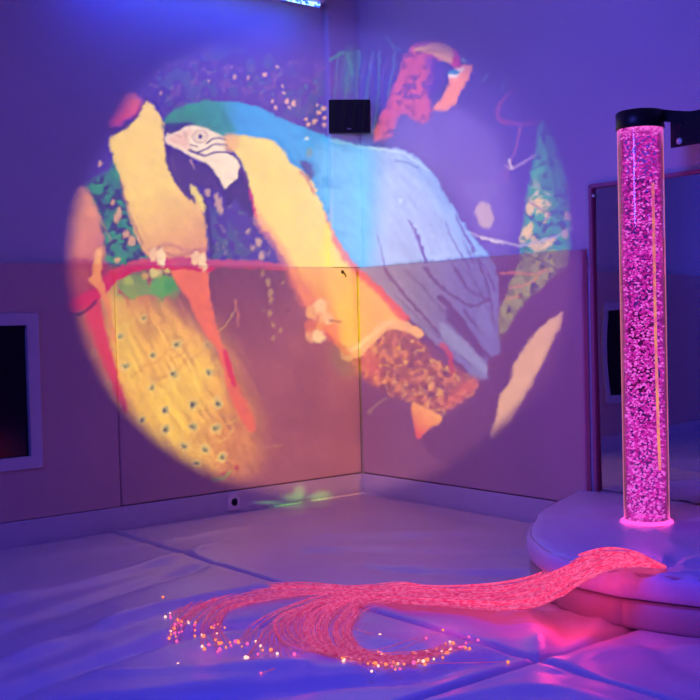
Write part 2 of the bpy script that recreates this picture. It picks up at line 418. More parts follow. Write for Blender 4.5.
# piping along the top edge
R_ = inset(OUT.copy(), s*.010); pp = np.column_stack([R_[:, 0], R_[:, 1], np.full(len(R_), .197)])
adopt(tube('piping', pp[1:-1], .0035, M_pipe, n=6), pl)

# ------------------------------------------------------------------ bubble tube
b0 = atz(646.9, 526.5, PZ); D = proj(b0)[2]+.10; rb = ray(646.9, 526.5); bc = b0 + .100*np.array([rb[0], rb[1], 0])/np.linalg.norm(rb[:2])
BX, BY = float(bc[0]), float(bc[1]); RT = 22.3/FPX*proj([BX, BY, 1.0])[2]
ZTOP = float(atd(638, 129, proj([BX, BY, 1.9])[2])[2])
bt = empty('bubble_tube', 'tall clear bubble tube glowing magenta on the padded platform', 'bubble tube', (BX, BY, PZ))
M_acr = thin_glass('clear_acrylic', (.96, .93, .98), .06, emit=(.9, .20, .40), estr=.0, edge=1.1)  # rim emission stands in for light refracted in the tube wall
M_water = thin_glass('lit_water', (.86, .74, .92), .2, emit=(.55, .03, .45), estr=.05, ior=1.15, edge=.25)
zt = ZTOP-PZ
adopt(lathe('acrylic_tube', [(RT, 0), (RT, zt+.02)], M_acr, None, (BX, BY, PZ)), bt)
adopt(lathe('water', [(0, .01), (RT*.90, .01), (RT*.90, zt-.015), (0, zt-.015)], M_water, None, (BX, BY, PZ)), bt)
M_glow = emis('magenta_base_light', (1.0, .06, .42), 2.2)
adopt(lathe('glowing_base_ring', [(RT*.98, .001), (RT*1.17, .001), (RT*1.15, .008), (RT*1.02, .016), (RT*.98, .016)], M_glow, None, (BX, BY, PZ+.001)), bt)
M_disc = emis('water_surface_light', (.95, .05, .6), 1.2, (60, (.35, .01, .25), (1, .15, .75), .35, .65))
adopt(lathe('water_surface', [(RT*.5, zt-.018), (RT*.97, zt-.018), (RT*.985, zt+.004), (RT*.97, zt+.012)], M_disc, None, (BX, BY, PZ)), bt)
# bubbles
def bubbles(N):
    b = bmesh.new(); bmesh.ops.create_icosphere(b, subdivisions=1, radius=1); bv = np.array([v.co[:] for v in b.verts]); bf = [[v.index for v in f.verts] for f in b.faces]; b.free()
    V = []; F = []; cols = []; mi = []
    for k in range(N):
        h = RNG.random()**1.12 ; h = h*(zt-.03)
        a = RNG.random()*2*math.pi; rr = RT*.88*math.sqrt(RNG.random()*.75+.25) - .006
        if RNG.random() < .25: rr = RT*.86*math.sqrt(RNG.random())
        r = RNG.uniform(.0032, .0062)
        sc3 = np.array([r*RNG.uniform(.8, 1.7), r*RNG.uniform(.8, 1.7), r*RNG.uniform(.6, 1.1)])
        th = RNG.random()*3.14; c_, s_ = math.cos(th), math.sin(th); Rm = np.array([[c_, -s_, 0], [s_, c_, 0], [0, 0, 1]])
        ph = RNG.normal()*.5; Rp = np.array([[1, 0, 0], [0, math.cos(ph), -math.sin(ph)], [0, math.sin(ph), math.cos(ph)]])
        base = len(V)*1; P = (bv*sc3)@Rp.T@Rm.T + np.array([BX+rr*math.cos(a), BY+rr*math.sin(a), PZ+.012+h])
        V.extend(P.tolist()); F.extend([[i+base for i in f] for f in bf])
        q = RNG.random(); low = 1-h/zt
        ci_ = 0 if q < .35-.2*low else (1 if q < .80-.25*low else 2)
        mi.extend([ci_]*len(bf))
    me = bpy.data.meshes.new('bubbles'); me.from_pydata(V, [], F); me.update()
    return me, mi
me, mi = bubbles(4400)
bb = link('bubbles', me, emis('bubble_dim', (.50, .012, .28), .9), smooth=True)
me.materials.append(emis('bubble_mid', (.80, .035, .50), 1.0)); me.materials.append(emis('bubble_bright', (1.0, .17, .80), 1.1))
me.polygons.foreach_set('material_index', mi); adopt(bb, bt); bb['kind'] = 'stuff'
for q_m in me.materials: q_m.cycles.emission_sampling = 'NONE'
# orange reflection at the tube's right, built as a glowing rod inside it
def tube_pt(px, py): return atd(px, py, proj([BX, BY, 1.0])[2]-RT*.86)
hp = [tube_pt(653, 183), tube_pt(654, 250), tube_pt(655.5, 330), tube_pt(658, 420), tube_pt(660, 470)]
M_streak = emis('orange_reflection', (1.0, .22, .20), .9, (30, (.90, .16, .34), (1, .33, .20), .4, .6))
adopt(tube('reflection_streak', catmull(hp, 6), .0062, M_streak, n=10), bt)

# bracket holding the tube ---------------------------------------------------
ZCAP = float(atd(638, 112, proj([BX, BY, 1.9])[2])[2])
br = empty('tube_bracket', 'black steel bracket clamped round the top of the bubble tube', 'bracket', (BX, BY, ZTOP))
adopt(lathe('clamp_ring', [(0, ZCAP-ZTOP), (RT*.97, ZCAP-ZTOP), (RT*1.05, ZCAP-ZTOP-.006), (RT*1.06, 0), (RT*1.02, -.004), (RT*1.015, .01), (0, .01)], M_blackmetal, None, (BX, BY, ZTOP), closed=False), br)
dep = proj([BX, BY, 1.9])[2]
# wall plate: plane parallel to the right wall, running off to the side
pxp = BX+.03
a0 = atx(670, 115, pxp); a1 = atx(670, 148, pxp)
z1, z0 = float(a0[2]), float(a1[2]); yA = float(a0[1])
bm = bmesh.new(); box_bm(bm, (pxp, -3.35, z0), (pxp+.012, yA, z1), .001, 1)
adopt(from_bm('side_plate', bm, M_blackmetal), br)
# web between ring and plate: tapering strap
def strap(name, pts_top, pts_bot, th, mtl):
    V = []; n = len(pts_top)
    for p, q in zip(pts_top, pts_bot):
        for o_ in (-th/2, th/2): V.append((p[0]+o_, p[1], p[2])); V.append((q[0]+o_, q[1], q[2]))
    F = []
    for i in range(n-1):
        a = i*4; b = a+4
        F += [(a, a+1, b+1, b), (a+2, b+2, b+3, a+3), (a, b, b+2, a+2), (a+1, a+3, b+3, b+1)]
    F += [(0, 2, 3, 1), ((n-1)*4, (n-1)*4+1, (n-1)*4+3, (n-1)*4+2)]
    me = bpy.data.meshes.new(name); me.from_pydata(V, [], F); me.update(); return link(name, me, mtl)
yr = BY-RT*.5
tp = [(BX+RT*.2, BY-RT*.9, ZCAP), (BX+.05, BY-RT*1.1, ZCAP-.004), (pxp+.02, yA-.02, z1+.016), (pxp+.02, yA-.08, z1+.004)]
bp_ = [(BX+RT*.2, BY-RT*.9, ZCAP-.05), (BX+.05, BY-RT*1.1, ZCAP-.055), (pxp+.02, yA-.02, z1-.03), (pxp+.02, yA-.08, z1-.03)]
adopt(strap('arm', tp, bp_, .02, M_blackmetal), br)
bm = bmesh.new(); box_bm(bm, (pxp+.012, -3.35, z1-.05), (T-.001, -3.33, z1), .001, 1)
adopt(from_bm('wall_arm', bm, M_blackmetal), br)
for (x, y, mm) in ((679.5, 141, M_bolt), (680, 125, M_blackmetal)):
    c = atx(x, y, pxp)
    bo = lathe('bolt', [(0, .007), (.010, .006), (.014, .002), (.014, 0)], mm, None, (0, 0, 0), 16)
    bo.parent = br; bo.rotation_euler = (0, -math.pi/2, 0); bo.location = Vector((pxp-.0005, c[1], c[2])) - br.location

# ------------------------------------------------------------------ speaker in the corner
sc0 = atd(349.5, 116.5, 6.62); DS = 6.62
wS = 42.5/FPX*DS; hS = 34.5/FPX*DS
spk = empty('wall_speaker', 'small black box speaker mounted high in the room corner', 'speaker', tuple(sc0))
fwd = Vector((-CF[0], -CF[1], 0)).normalized(); rg = Vector((CR[0], CR[1], 0)).normalized()
rg = Vector((fwd.y*-1, fwd.x, 0)); rg = Vector((-fwd.y, fwd.x, 0))
if rg.dot(Vector(CR)) < 0: rg = -rg
RM = Matrix(((rg.x, -fwd.x, 0), (rg.y, -fwd.y, 0), (0, 0, 1))).to_4x4()   # local x right, y away from camera, z up
def bxl(name, lo, hi, mtl, bevel, taper=1.0):
    bm = bmesh.new(); box_bm(bm, lo, hi, bevel, 3)
    if taper != 1.0:
        for v in bm.verts:
            t = (v.co.y-lo[1])/(hi[1]-lo[1]); v.co.x *= 1-(1-taper)*t; v.co.z = v.co.z*(1-(1-taper)*.5*t)
    bmesh.ops.transform(bm, matrix=RM @ Matrix.Rotation(math.radians(1.2), 4, 'Y'), verts=bm.verts); return from_bm(name, bm, mtl, spk)
bxl('cabinet', (-wS/2, 0, -hS/2), (wS/2, .11, hS/2), M_dark, .008, .6)
M_grille = mat('speaker_grille', (.008, .008, .012), .7, .2, bump=.4, bscale=500)
bxl('grille', (-wS/2+.008, -.006, -hS/2+.008), (wS/2-.008, .004, hS/2-.008), M_grille, .003)
M_badge = mat('grey_badge', (.10, .10, .14), .4)
bxl('badge', (-.014, -.009, -hS/2+.026), (.012, -.005, -hS/2+.034), M_badge, .001)
bxl('bracket', (-.02, .10, -.02), (.02, .24, .02), M_dark, .003)

# ------------------------------------------------------------------ socket, hook
sk = empty('wall_socket', 'small pale socket plate with a dark round hole on the skirting', 'socket', (-.98, -.006, .07))
p0 = aty(226.5, 493, -.008); p1 = aty(240, 511, -.008); sx = float((p0[0]+p1[0])/2); sz = float((p0[2]+p1[2])/2); hw = float(p1[0]-p0[0])/2; hh = float(p0[2]-p1[2])/2
sk.location = (sx, -.006, sz)
M_sock = mat('socket_plate', (.78, .72, .80), .4)
adopt(box('plate', (sx-hw, -.014, sz-hh*.8), (sx+hw, -.006, sz+hh*.9), M_sock, None, .003, 2), sk)
hl = lathe('hole', [(0, .003), (.019, .003), (.022, 0)], M_fitting, sk, (0, 0, 0), 20); hl.rotation_euler = (math.pi/2, 0, 0); hl.location = (.005, -.0085, 0)
for dx in (-.035, .035):
    for dz in (.036,):
        q = box('slot', (sx+dx*hw/.045-.004, -.0155, sz+dz-.003), (sx+dx*hw/.045+.004, -.0138, sz+dz+.003), M_fitting); adopt(q, sk)
hk = aty(342.5, 272, 0)
hook = empty('wall_hook', 'tiny dark hook screwed into the pad near the corner', 'hook', (float(hk[0]), 0, float(hk[2])))
q = lathe('screw_head', [(0, .008), (.009, .006), (.012, 0)], M_fitting, hook, n=16); q.rotation_euler = (math.pi/2, 0, 0)
adopt(tube('hook_tail', [(hk[0], -.003, hk[2]), (hk[0]+.008, -.012, hk[2]-.012), (hk[0]+.018, -.010, hk[2]-.022), (hk[0]+.018, -.004, hk[2]-.028)], .004, M_fitting), hook)

# ------------------------------------------------------------------ blue strip lamp under the ceiling
lamp = empty('blue_strip_lamp', 'blue strip lamp high on the wall at the top edge', 'lamp', (-1.4, .0, 3.03))
LXR = float(aty(319, 3, -.10)[0]); LZ = float(aty(300, 3.5, -.10)[2])
M_tube = emis('blue_lamp_tube', (.10, .30, 1.0), 3.0, (45, (.02, .08, 1.0), (.35, .7, 1.0), .45, .6))
adopt(box('housing', (LXR-1.30, -.16, LZ+.022), (LXR+.01, -.03, LZ+.075), M_wframe, None, .005, 2), lamp)
adopt(tube('lamp_tube', [(LXR-1.28, -.10, LZ+.013), (LXR-.9, -.10, LZ+.013), (LXR-.4, -.10, LZ+.013), (LXR, -.10, LZ+.013)], .013, M_tube, n=12), lamp)
adopt(box('mounting_plate', (LXR-1.1, -.04, LZ+.03), (LXR-.2, T-.001, LZ+.06), M_wframe, None, .002, 1), lamp)

# ------------------------------------------------------------------ glowing fibre-optic tail
def fibre_mat():
    M = bpy.data.materials.new('glowing_fibre'); M.use_nodes = True; nt = M.node_tree
    for n in list(nt.nodes):
        if n.type != 'OUTPUT_MATERIAL': nt.nodes.remove(n)
    e = nt.nodes.new('ShaderNodeEmission'); tc = nt.nodes.new('ShaderNodeTexCoord'); n = nt.nodes.new('ShaderNodeTexNoise'); n.inputs['Scale'].default_value = 60; n.inputs['Detail'].default_value = 2
    r = nt.nodes.new('ShaderNodeValToRGB'); r.color_ramp.elements[0].position = .40; r.color_ramp.elements[1].position = .62
    r.color_ramp.elements[0].color = (.88, .022, .12, 1); r.color_ramp.elements[1].color = (1.0, .11, .30, 1)
    r2 = nt.nodes.new('ShaderNodeValToRGB'); r2.color_ramp.elements[0].position = .36; r2.color_ramp.elements[1].position = .68
    r2.color_ramp.elements[0].color = (.66, .04, .24, 1); r2.color_ramp.elements[1].color = (.98, .16, .50, 1)
    at = nt.nodes.new('ShaderNodeAttribute'); at.attribute_name = 'glow'; mx = nt.nodes.new('ShaderNodeMix'); mx.data_type = 'RGBA'
    nt.links.new(tc.outputs['Object'], n.inputs['Vector']); nt.links.new(n.outputs['Fac'], r.inputs['Fac']); nt.links.new(n.outputs['Fac'], r2.inputs['Fac'])
    nt.links.new(at.outputs['Fac'], mx.inputs['Factor']); nt.links.new(r2.outputs['Color'], mx.inputs[6]); nt.links.new(r.outputs['Color'], mx.inputs[7]); nt.links.new(mx.outputs[2], e.inputs['Color'])
    mm = nt.nodes.new('ShaderNodeMath'); mm.operation = 'MULTIPLY_ADD'; mm.inputs[1].default_value = .72; mm.inputs[2].default_value = .52
    nt.links.new(at.outputs['Fac'], mm.inputs[0]); nt.links.new(mm.outputs[0], e.inputs['Strength'])
    nt.links.new(e.outputs[0], nt.nodes['Material Output'].inputs['Surface']); M.cycles.emission_sampling = 'NONE'; return M
M_fib = fibre_mat()
M_tips = [emis('orange_fibre_tip', (1.0, .22, .10), 1.5), emis('pink_fibre_tip', (1.0, .10, .42), 1.4), emis('pale_fibre_tip', (1.0, .50, .45), 1.7)]
for m_ in M_tips: m_.cycles.emission_sampling = 'NONE'
# the common run: px, py, half width in px, height
RUN = [(666, 567, 1.2, .206), (654, 564, 4, .215), (634, 559, 8, .228), (608, 560, 12, .236), (582, 569, 16, .225), (558, 581, 18.5, .150), (532, 592, 18, .085), (500, 597, 14.5, .045), (462, 597, 11.5, .028), (425, 595, 10.5, .022), (398, 593, 11, .02)]
def strand_path(kind, u):
    rj = lambda s: RNG.normal()*s
    lay_ = RNG.random(); pts = []
    off = rj(.05)
    for i, (x, y, hw, z) in enumerate(RUN):
        uu = np.clip(u + off*math.sin(i*1.3+u*9) + rj(.03), -1.05, 1.05)
        th = (.004 if i == 0 else .020 if i < 3 else .032 if i < 8 else .018)
        zz = z + th*(lay_*math.sqrt(max(0, 1-uu*uu*.8))) - (.02 if 3 < i < 7 else 0)
        pts.append((x, y+uu*hw, zz))
    g = (lambda a: (lambda p: (p[0]+rj(a), p[1]+rj(a*.45), .006+.012*RNG.random())))
    if kind == 'A':
        k = np.clip((int(RNG.random()*9)+.5)/9+rj(.02), 0, 1.1); tx = 168+62*k**1.3+rj(3); ty = 613+28*RNG.random()+12*k
        w_ = 1-.5*k
        tail = [(350, 586+8*k), (305, 583+12*k), (255+14*k, 586+14*k), (215+20*k, 594+14*k), (188+36*k, 604+14*k), ((tx+180+40*k)/2-2, (ty+612+10*k)/2), (tx, ty)]
        sp_ = .9
    elif kind == 'B':
        k = np.clip((int(RNG.random()*6)+.5)/6+rj(.03), 0, 1.1); tx = 232+60*k+rj(8); ty = 640+22*k+rj(5)
        tail = [(352, 592+4*k), (318+8*k, 596+6*k), (278+18*k, 610+8*k), (252+30*k, 624+10*k), ((tx*.6+(250+30*k)*.4), (ty*.6+632*.4)), (tx, ty)]; sp_ = 1.2
    elif kind == 'D':
        k = (int(RNG.random()*5)+.5)/5+rj(.03); lx = 272+34*k
        tail = [(350, 594+4*k), (315, 602+4*k), (lx+4, 615+4*k), (lx, 630), (lx+12, 643), (lx+40, 651+2*k), (lx+62+30*RNG.random(), 658+rj(3))]; sp_ = 1.0
    else:
        k = abs((int(RNG.random()*11)+.5)/11+rj(.012)); lx = 306+46*k**1.1; ex_ = 345+125*RNG.random()**.9; ey = 663-20*max(0, (ex_-400)/70)+rj(3)
        tail = [(375, 592+7*k), (348+10*k, 597+8*k), (lx+8, 610+4*k), (lx, 626), (lx+4, 640), (lx+18, 650+2*k)]
        if ex_ > lx+50: tail += [((lx+18+ex_)/2, 658+rj(2)), (ex_, ey)]
        else: tail += [(lx+34, 657+rj(3))]
        sp_ = 1.7
    if kind == 'A' and u > .3: pts = pts[:-1]
    jx, jy = rj(sp_), rj(sp_*.5)
    n = len(tail)
    for i, p in enumerate(tail):
        f = min(1, (i+1)/3); pts.append((p[0]+jx*f+rj(.6), p[1]+jy*f+rj(.5), .006+.012*RNG.random()*(1 if i < n-1 else .2)))
    return pts
def build_strand(pts, n=4, rad=.0016):
    W3 = catmull([atz(*p) for p in pts], 5)
    W3[:, 2] = np.maximum(W3[:, 2], .004)
    V, F = tube_arrays(W3, np.interp(np.linspace(0, 1, len(W3)), [0, .45, .7, 1], [rad*1.1, rad, rad*.72, rad*.62]), n)
    L_ = np.concatenate([[0], np.cumsum(np.linalg.norm(np.diff(W3, axis=0), axis=1))]); t = L_/L_[-1]
    gl_ = np.repeat(np.clip((1.25-1.2*t**1.2)*RNG.uniform(.35, 1.15), 0, 1.15), n)+ .0; return W3, V, F, gl_
def tip_arrays(c, r, off):
    b = bmesh.new(); bmesh.ops.create_icosphere(b, subdivisions=1, radius=r); V = [tuple(np.array(v.co[:])+c) for v in b.verts]; F = [tuple(off+v.index for v in f.verts) for f in b.faces]; b.free(); return V, F
ft = empty('fibre_optic_tail', 'long tail of glowing red fibre-optic strands trailing from the platform over the mats', 'fibre optics', tuple(atz(666, 567, PZ)))
def strand_obj(pts, tip_r=.0060):
    W3, V, F, gl_ = build_strand(pts); me = bpy.data.meshes.new('strand'); me.from_pydata(V.tolist(), [], F); me.update()
    a = me.attributes.new('glow', 'FLOAT', 'POINT'); a.data.foreach_set('value', gl_.astype(np.float32))
    o = adopt(link('strand', me, M_fib, smooth=True), ft)
    c = W3[-1]; c[2] = max(c[2], tip_r); tv, tf_ = tip_arrays(np.zeros(3), tip_r*RNG.uniform(.7, 1.25), 0); tm_ = bpy.data.meshes.new('tip'); tm_.from_pydata(tv, [], tf_); tm_.update()
    t = link('tip', tm_, M_tips[int(RNG.choice([0, 0, 0, 1, 1, 2]))], smooth=True); t.parent = o; t.location = Vector(c)
    t.matrix_parent_inverse = Matrix.Identity(4)
    return o
KINDS = ['A']*24 + ['B']*13 + ['D']*10 + ['C']*48
def pick():
    k = KINDS[int(RNG.random()*len(KINDS))]
    u = {'A': RNG.uniform(-1, .35), 'B': RNG.uniform(-.5, .8), 'D': RNG.uniform(-.3, .9), 'C': RNG.uniform(-.7, 1)}[k]; return k, u
STRAYS = [[(425, 595, .02), (390, 590, .015), (330, 586, .01), (260, 588, .01), (205, 598, .01), (178, 612, .008), (166, 604, .008), (163, 597, .02)],
          [(425, 597, .02), (380, 597, .01), (340, 604, .01), (300, 628, .01), (270, 652, .008), (230, 662, .006), (178, 664, .006)],
          [(425, 597, .02), (370, 600, .01), (330, 620, .01), (320, 640, .01), (300, 654, .006), (280, 666, .006), (261, 673, .006)],
          [(425, 600, .02), (372, 602, .01), (340, 620, .01), (338, 645, .01), (380, 662, .006), (440, 663, .006), (508, 662, .006)],
          [(425, 600, .02), (385, 600, .01), (352, 606, .01), (344, 615, .02), (352, 626, .01), (366, 632, .006), (380, 635, .006)],
          [(425, 600, .02), (386, 603, .01), (358, 614, .01), (350, 634, .02), (370, 650, .01), (410, 640, .006), (443, 630, .006)],
          [(425, 600, .02), (384, 603, .01), (355, 618, .01), (356, 644, .02), (385, 656, .01), (450, 646, .006), (478, 640, .006)],
          [(425, 600, .02), (386, 601, .01), (355, 612, .01), (347, 640, .02), (380, 655, .01), (410, 645, .006), (426, 638, .006)]]
for s_ in STRAYS:
    strand_obj([(x, y+RNG.normal()*hw*.4, z+.01) for x, y, hw, z in RUN[:9]] + s_, .0055)
for k_ in range(92): strand_obj(strand_path(*pick()))
V_, F_, G_, MI_ = [], [], [], []
for k_ in range(80):
    W3, V, F, gl_ = build_strand(strand_path(*pick())); o0 = len(V_); V_.extend(V.tolist()); F_.extend([tuple(i+o0 for i in f) for f in F]); G_.extend(gl_.tolist()); MI_.extend([0]*len(F))
    tv, tf_ = tip_arrays(np.array([W3[-1][0], W3[-1][1], .006]), .0048*RNG.uniform(.7, 1.2), len(V_)); V_.extend(tv); F_.extend(tf_); G_.extend([0]*len(tv)); MI_.extend([1+int(RNG.choice([0, 0, 1, 1, 2]))]*len(tf_))
me = bpy.data.meshes.new('strands'); me.from_pydata(V_, [], F_); me.update(); a = me.attributes.new('glow', 'FLOAT', 'POINT'); a.data.foreach_set('value', np.array(G_, np.float32))
so = adopt(link('strands', me, M_fib, smooth=True), ft); so['kind'] = 'stuff'
for m_ in M_tips: me.materials.append(m_)
me.polygons.foreach_set('material_index', MI_)

# ------------------------------------------------------------------ lights
def area(name, loc, target, size, power, col, sy=None, spread=180):
    L = bpy.data.lights.new(name, 'AREA'); L.energy = power; L.color = col; L.shape = 'RECTANGLE'; L.size = size; L.size_y = sy or size; L.spread = math.radians(spread)
    o = bpy.data.objects.new(name, L); COL.objects.link(o); o.location = loc
    o.rotation_euler = (Vector(target)-Vector(loc)).to_track_quat('-Z', 'Y').to_euler(); return o
def point(name, loc, power, col, rad=.05):
    L = bpy.data.lights.new(name, 'POINT'); L.energy = power; L.color = col; L.shadow_soft_size = rad
    o = bpy.data.objects.new(name, L); COL.objects.link(o); o.location = loc; return o
area('overhead_blue_fill', (-2.9, -3.5, 3.2), (-2.75, -3.1, 0), 1.0, 35, (.03, .05, 1.0), None, 100)  # unseen fill, added for the room's overall blue ambience
area('side_blue_fill', (-5.9, -2.8, 2.3), (0, -2.0, 2.2), .8, 22, (.085, .085, 1.0), None, 66)  # fill added to lift the right wall, no fixture behind it
area('far_blue_fill', (-5.2, -1.6, 2.5), (-4.5, 0, 1.6), .6, 13, (.06, .08, 1.0), None, 110)  # fill added to brighten the stretch of left wall the mirror shows
area('blue_lamp_light', (LXR-.85, -.13, LZ-.01), (LXR-.85, .10, 1.5), 1.5, 3.2, (.0, .04, 1.0), .05)
area('floor_warm_fill', (-1.0, -1.3, 3.15), (-1.2, -1.6, 0), .4, 1.4, (1.0, .35, .5), None, 70)  # fill added for the mauve bounce light on the floor mats
for zz in (.55, 1.35):
    point('bubble_tube_light', (BX, BY, zz), 3.2, (1.0, .04, .42), .06)
for x, y, z, p in ((592, 584, .19, .6), (550, 606, .10, .9), (440, 602, .10, .32), (300, 625, .08, .12), (205, 634, .07, .06)):
    point('fibre_glow_light', tuple(atz(x, y, z)), p, (1.0, .03, .10), .04)
w = bpy.data.worlds.new('world'); sc.world = w; w.use_nodes = True
w.node_tree.nodes['Background'].inputs[0].default_value = (.02, .015, .1, 1); w.node_tree.nodes['Background'].inputs[1].default_value = .3
sc.view_settings.view_transform = 'Standard'; sc.view_settings.look = 'None'; sc.view_settings.exposure = 0; sc.view_settings.gamma = 1
sc.cycles.use_denoising = True; sc.cycles.denoising_input_passes = 'RGB'; sc.cycles.denoising_quality = 'HIGH'
sc.cycles.max_bounces = 8; sc.cycles.transparent_max_bounces = 24; sc.cycles.diffuse_bounces = 4
sc.cycles.sample_clamp_indirect = 4.0; sc.cycles.caustics_reflective = False; sc.cycles.caustics_refractive = False

# ------------------------------------------------------------------ effects-wheel projector: a real lamp shining through a coloured slide
AMB_UP, AMB_PL, AMB_PR, AMB_FL = lin((86, 60, 142)), lin((94, 50, 114)), lin((108, 60, 126)), lin((95, 68, 150))
A_UP, A_PAD, A_FL = np.array(WALL_ALB), np.array(PAD_ALB), np.array((.60, .49, .56))
W = 700
CAN = np.zeros((W, W, 3))
YY, XX = np.mgrid[0:W, 0:W].astype(float)
def tol(c, up):      # colour seen on a surface -> light needed there
    if up == 'u': return np.clip(lin(c)-AMB_UP, .0, None)/A_UP
    if up == 'l': return np.clip(lin(c)-AMB_PL, .0, None)/A_PAD
    if up == 'r': return np.clip(lin(c)-AMB_PR, .0, None)/A_PAD
    return np.clip(lin(c)-AMB_FL, .0, None)/A_FL
def blur(a, s):
    if s <= 0: return a
    r = int(math.ceil(3*s)); k = np.exp(-.5*(np.arange(-r, r+1)/s)**2); k /= k.sum()
    for ax in (0, 1):
        pad = [(0, 0)]*a.ndim; pad[ax] = (r, r); b = np.pad(a, pad, mode='edge'); out_ = 0
        for i, w_ in enumerate(k): out_ = out_ + w_*np.take(b, range(i, i+a.shape[ax]), axis=ax)
        a = out_
    return a
def noise2(scale, seed, octv=3, stretch=(1, 1), ang=0):
    r = np.random.default_rng(seed); tot = 0; amp = 1; s_ = 0
    c, s = math.cos(ang), math.sin(ang); U = (XX*c+YY*s)/stretch[0]; V = (-XX*s+YY*c)/stretch[1]
    for o in range(octv):
        G = r.random((97, 97)); u = U/scale*2**o+13.3; v = V/scale*2**o+7.7
        i = np.floor(u).astype(int); j = np.floor(v).astype(int); fu = u-i; fv = v-j; fu = fu*fu*(3-2*fu); fv = fv*fv*(3-2*fv)
        g = lambda a, b: G[(i+a) % 97, (j+b) % 97]
        tot = tot + amp*((g(0, 0)*(1-fu)+g(1, 0)*fu)*(1-fv)+(g(0, 1)*(1-fu)+g(1, 1)*fu)*fv); s_ += amp; amp *= .55
    return tot/s_
def pmask(pts, soft=.6, smooth=True):
    P = catmull(pts, 6, closed=True) if smooth else np.asarray(pts, float)
    SS = 4; rows = np.zeros((W*SS, W+2)); n = len(P)
    for i in range(n):
        (x0, y0), (x1, y1) = P[i], P[(i+1) % n]
        if y0 == y1: continue
        if y0 > y1: x0, y0, x1, y1 = x1, y1, x0, y0
        ya = int(math.ceil(max(0, y0)*SS-.5)); yb = int(math.ceil(min(W, y1)*SS-.5))
        if yb <= ya: continue
        ys = np.arange(ya, yb); yy = (ys+.5)/SS; xs = np.clip(x0+(yy-y0)/(y1-y0)*(x1-x0), 0, W-.001)
        sg = 1 if P[i][1] < P[(i+1) % n][1] else -1
        xi = xs.astype(int); fr = xs-xi
        np.add.at(rows, (ys, xi), sg*(1-fr)); np.add.at(rows, (ys, xi+1), sg*fr)
    m_ = np.abs(np.cumsum(rows, 1))[:, :W].reshape(W, SS, W).mean(1)
    return blur(np.clip(m_, 0, 1), soft)
def lay(mask, col): 
    global CAN
    CAN = CAN*(1-mask[..., None]) + np.asarray(col)*mask[..., None]
def fill(pts, c, up='u', soft=.7, alpha=1, smooth=True): lay(pmask(pts, soft, smooth)*alpha, tol(c, up))
def grad(pts, c0, c1, up0, up1, p0, p1, soft=.7, alpha=1, nz=0, nscale=8, seed=1, **k):
    a = np.array(p0, float); b = np.array(p1, float); d = b-a; t = np.clip(((XX-a[0])*d[0]+(YY-a[1])*d[1])/(d@d), 0, 1)[..., None]
    C = tol(c0, up0)*(1-t)+tol(c1, up1)*t
    if nz: C = C*(1+nz*(noise2(nscale, seed, **k)[..., None]-.5)*2)
    lay(pmask(pts, soft)*alpha, np.clip(C, 0, None))
def lmask(pts, w0, w1=None, soft=.5, smooth=True):
    P = catmull(pts, 6) if smooth else np.asarray(pts, float); w1 = w0 if w1 is None else w1
    m_ = np.zeros((W, W)); x0, x1 = int(max(P[:, 0].min()-w0-w1-3, 0)), int(min(P[:, 0].max()+w0+w1+4, W)); y0, y1 = int(max(P[:, 1].min()-w0-w1-3, 0)), int(min(P[:, 1].max()+w0+w1+4, W))
    X = XX[y0:y1, x0:x1]; Y = YY[y0:y1, x0:x1]; best = np.full(X.shape, -9.0); n = len(P)-1
    for i in range(n):
        a, b = P[i], P[i+1]; d = b-a; t = np.clip(((X-a[0])*d[0]+(Y-a[1])*d[1])/(d@d+1e-9), 0, 1)
        dist = np.hypot(X-a[0]-t*d[0], Y-a[1]-t*d[1]); ww = (w0+(w1-w0)*((i+t)/n))/2; best = np.maximum(best, ww-dist)
    m_[y0:y1, x0:x1] = np.clip(best/ (soft*2) + .5, 0, 1); return m_
def line(pts, c, up, w0, w1=None, alpha=1, soft=.5, smooth=True): lay(lmask(pts, w0, w1, soft, smooth)*alpha, tol(c, up))
def dot(x, y, r, c, up, alpha=1, soft=.7, ry=None, ang=0):
    ry = ry or r; ca, sa = math.cos(ang), math.sin(ang); u = ((XX-x)*ca+(YY-y)*sa)/r; v = (-(XX-x)*sa+(YY-y)*ca)/ry
    lay(np.clip((1-np.sqrt(u*u+v*v))*min(r, ry)/(soft*2)+.5, 0, 1)*alpha, tol(c, up))
def step(a, lo, hi): t = np.clip((a-lo)/(hi-lo), 0, 1); return t*t*(3-2*t)

# background haze of the picture
left = (XX < 360).astype(float); left = blur(left, 2)
padline = np.where(XX < 360, 265, 266-.085*(XX-360)); low = blur((YY > padline).astype(float), .5)
hz_up = tol((106, 78, 182), 'u'); hz_l = tol((160, 86, 122), 'l'); hz_r = tol((140, 80, 138), 'r')
hz = hz_up*(1-low)[..., None] + low[..., None]*(hz_l*left[..., None]+hz_r*(1-left)[..., None])
t = step(XX, 130, 300)*step(YY, 250, 380); hz = hz*(.65+.45*t[..., None])
CAN = hz.copy(); CAN *= (.8+.4*noise2(40, 5))[..., None]
# warm purple zone round the middle of the picture
lay(pmask([(225, 60), (300, 50), (345, 60), (345, 140), (250, 110), (200, 95), (170, 80)], 9)*.7, tol((118, 84, 184), 'u'))
lay(pmask([(400, 120), (440, 105), (490, 130), (510, 190), (510, 245), (490, 262), (450, 200), (400, 150)], 9)*.75, tol((140, 108, 200), 'u'))
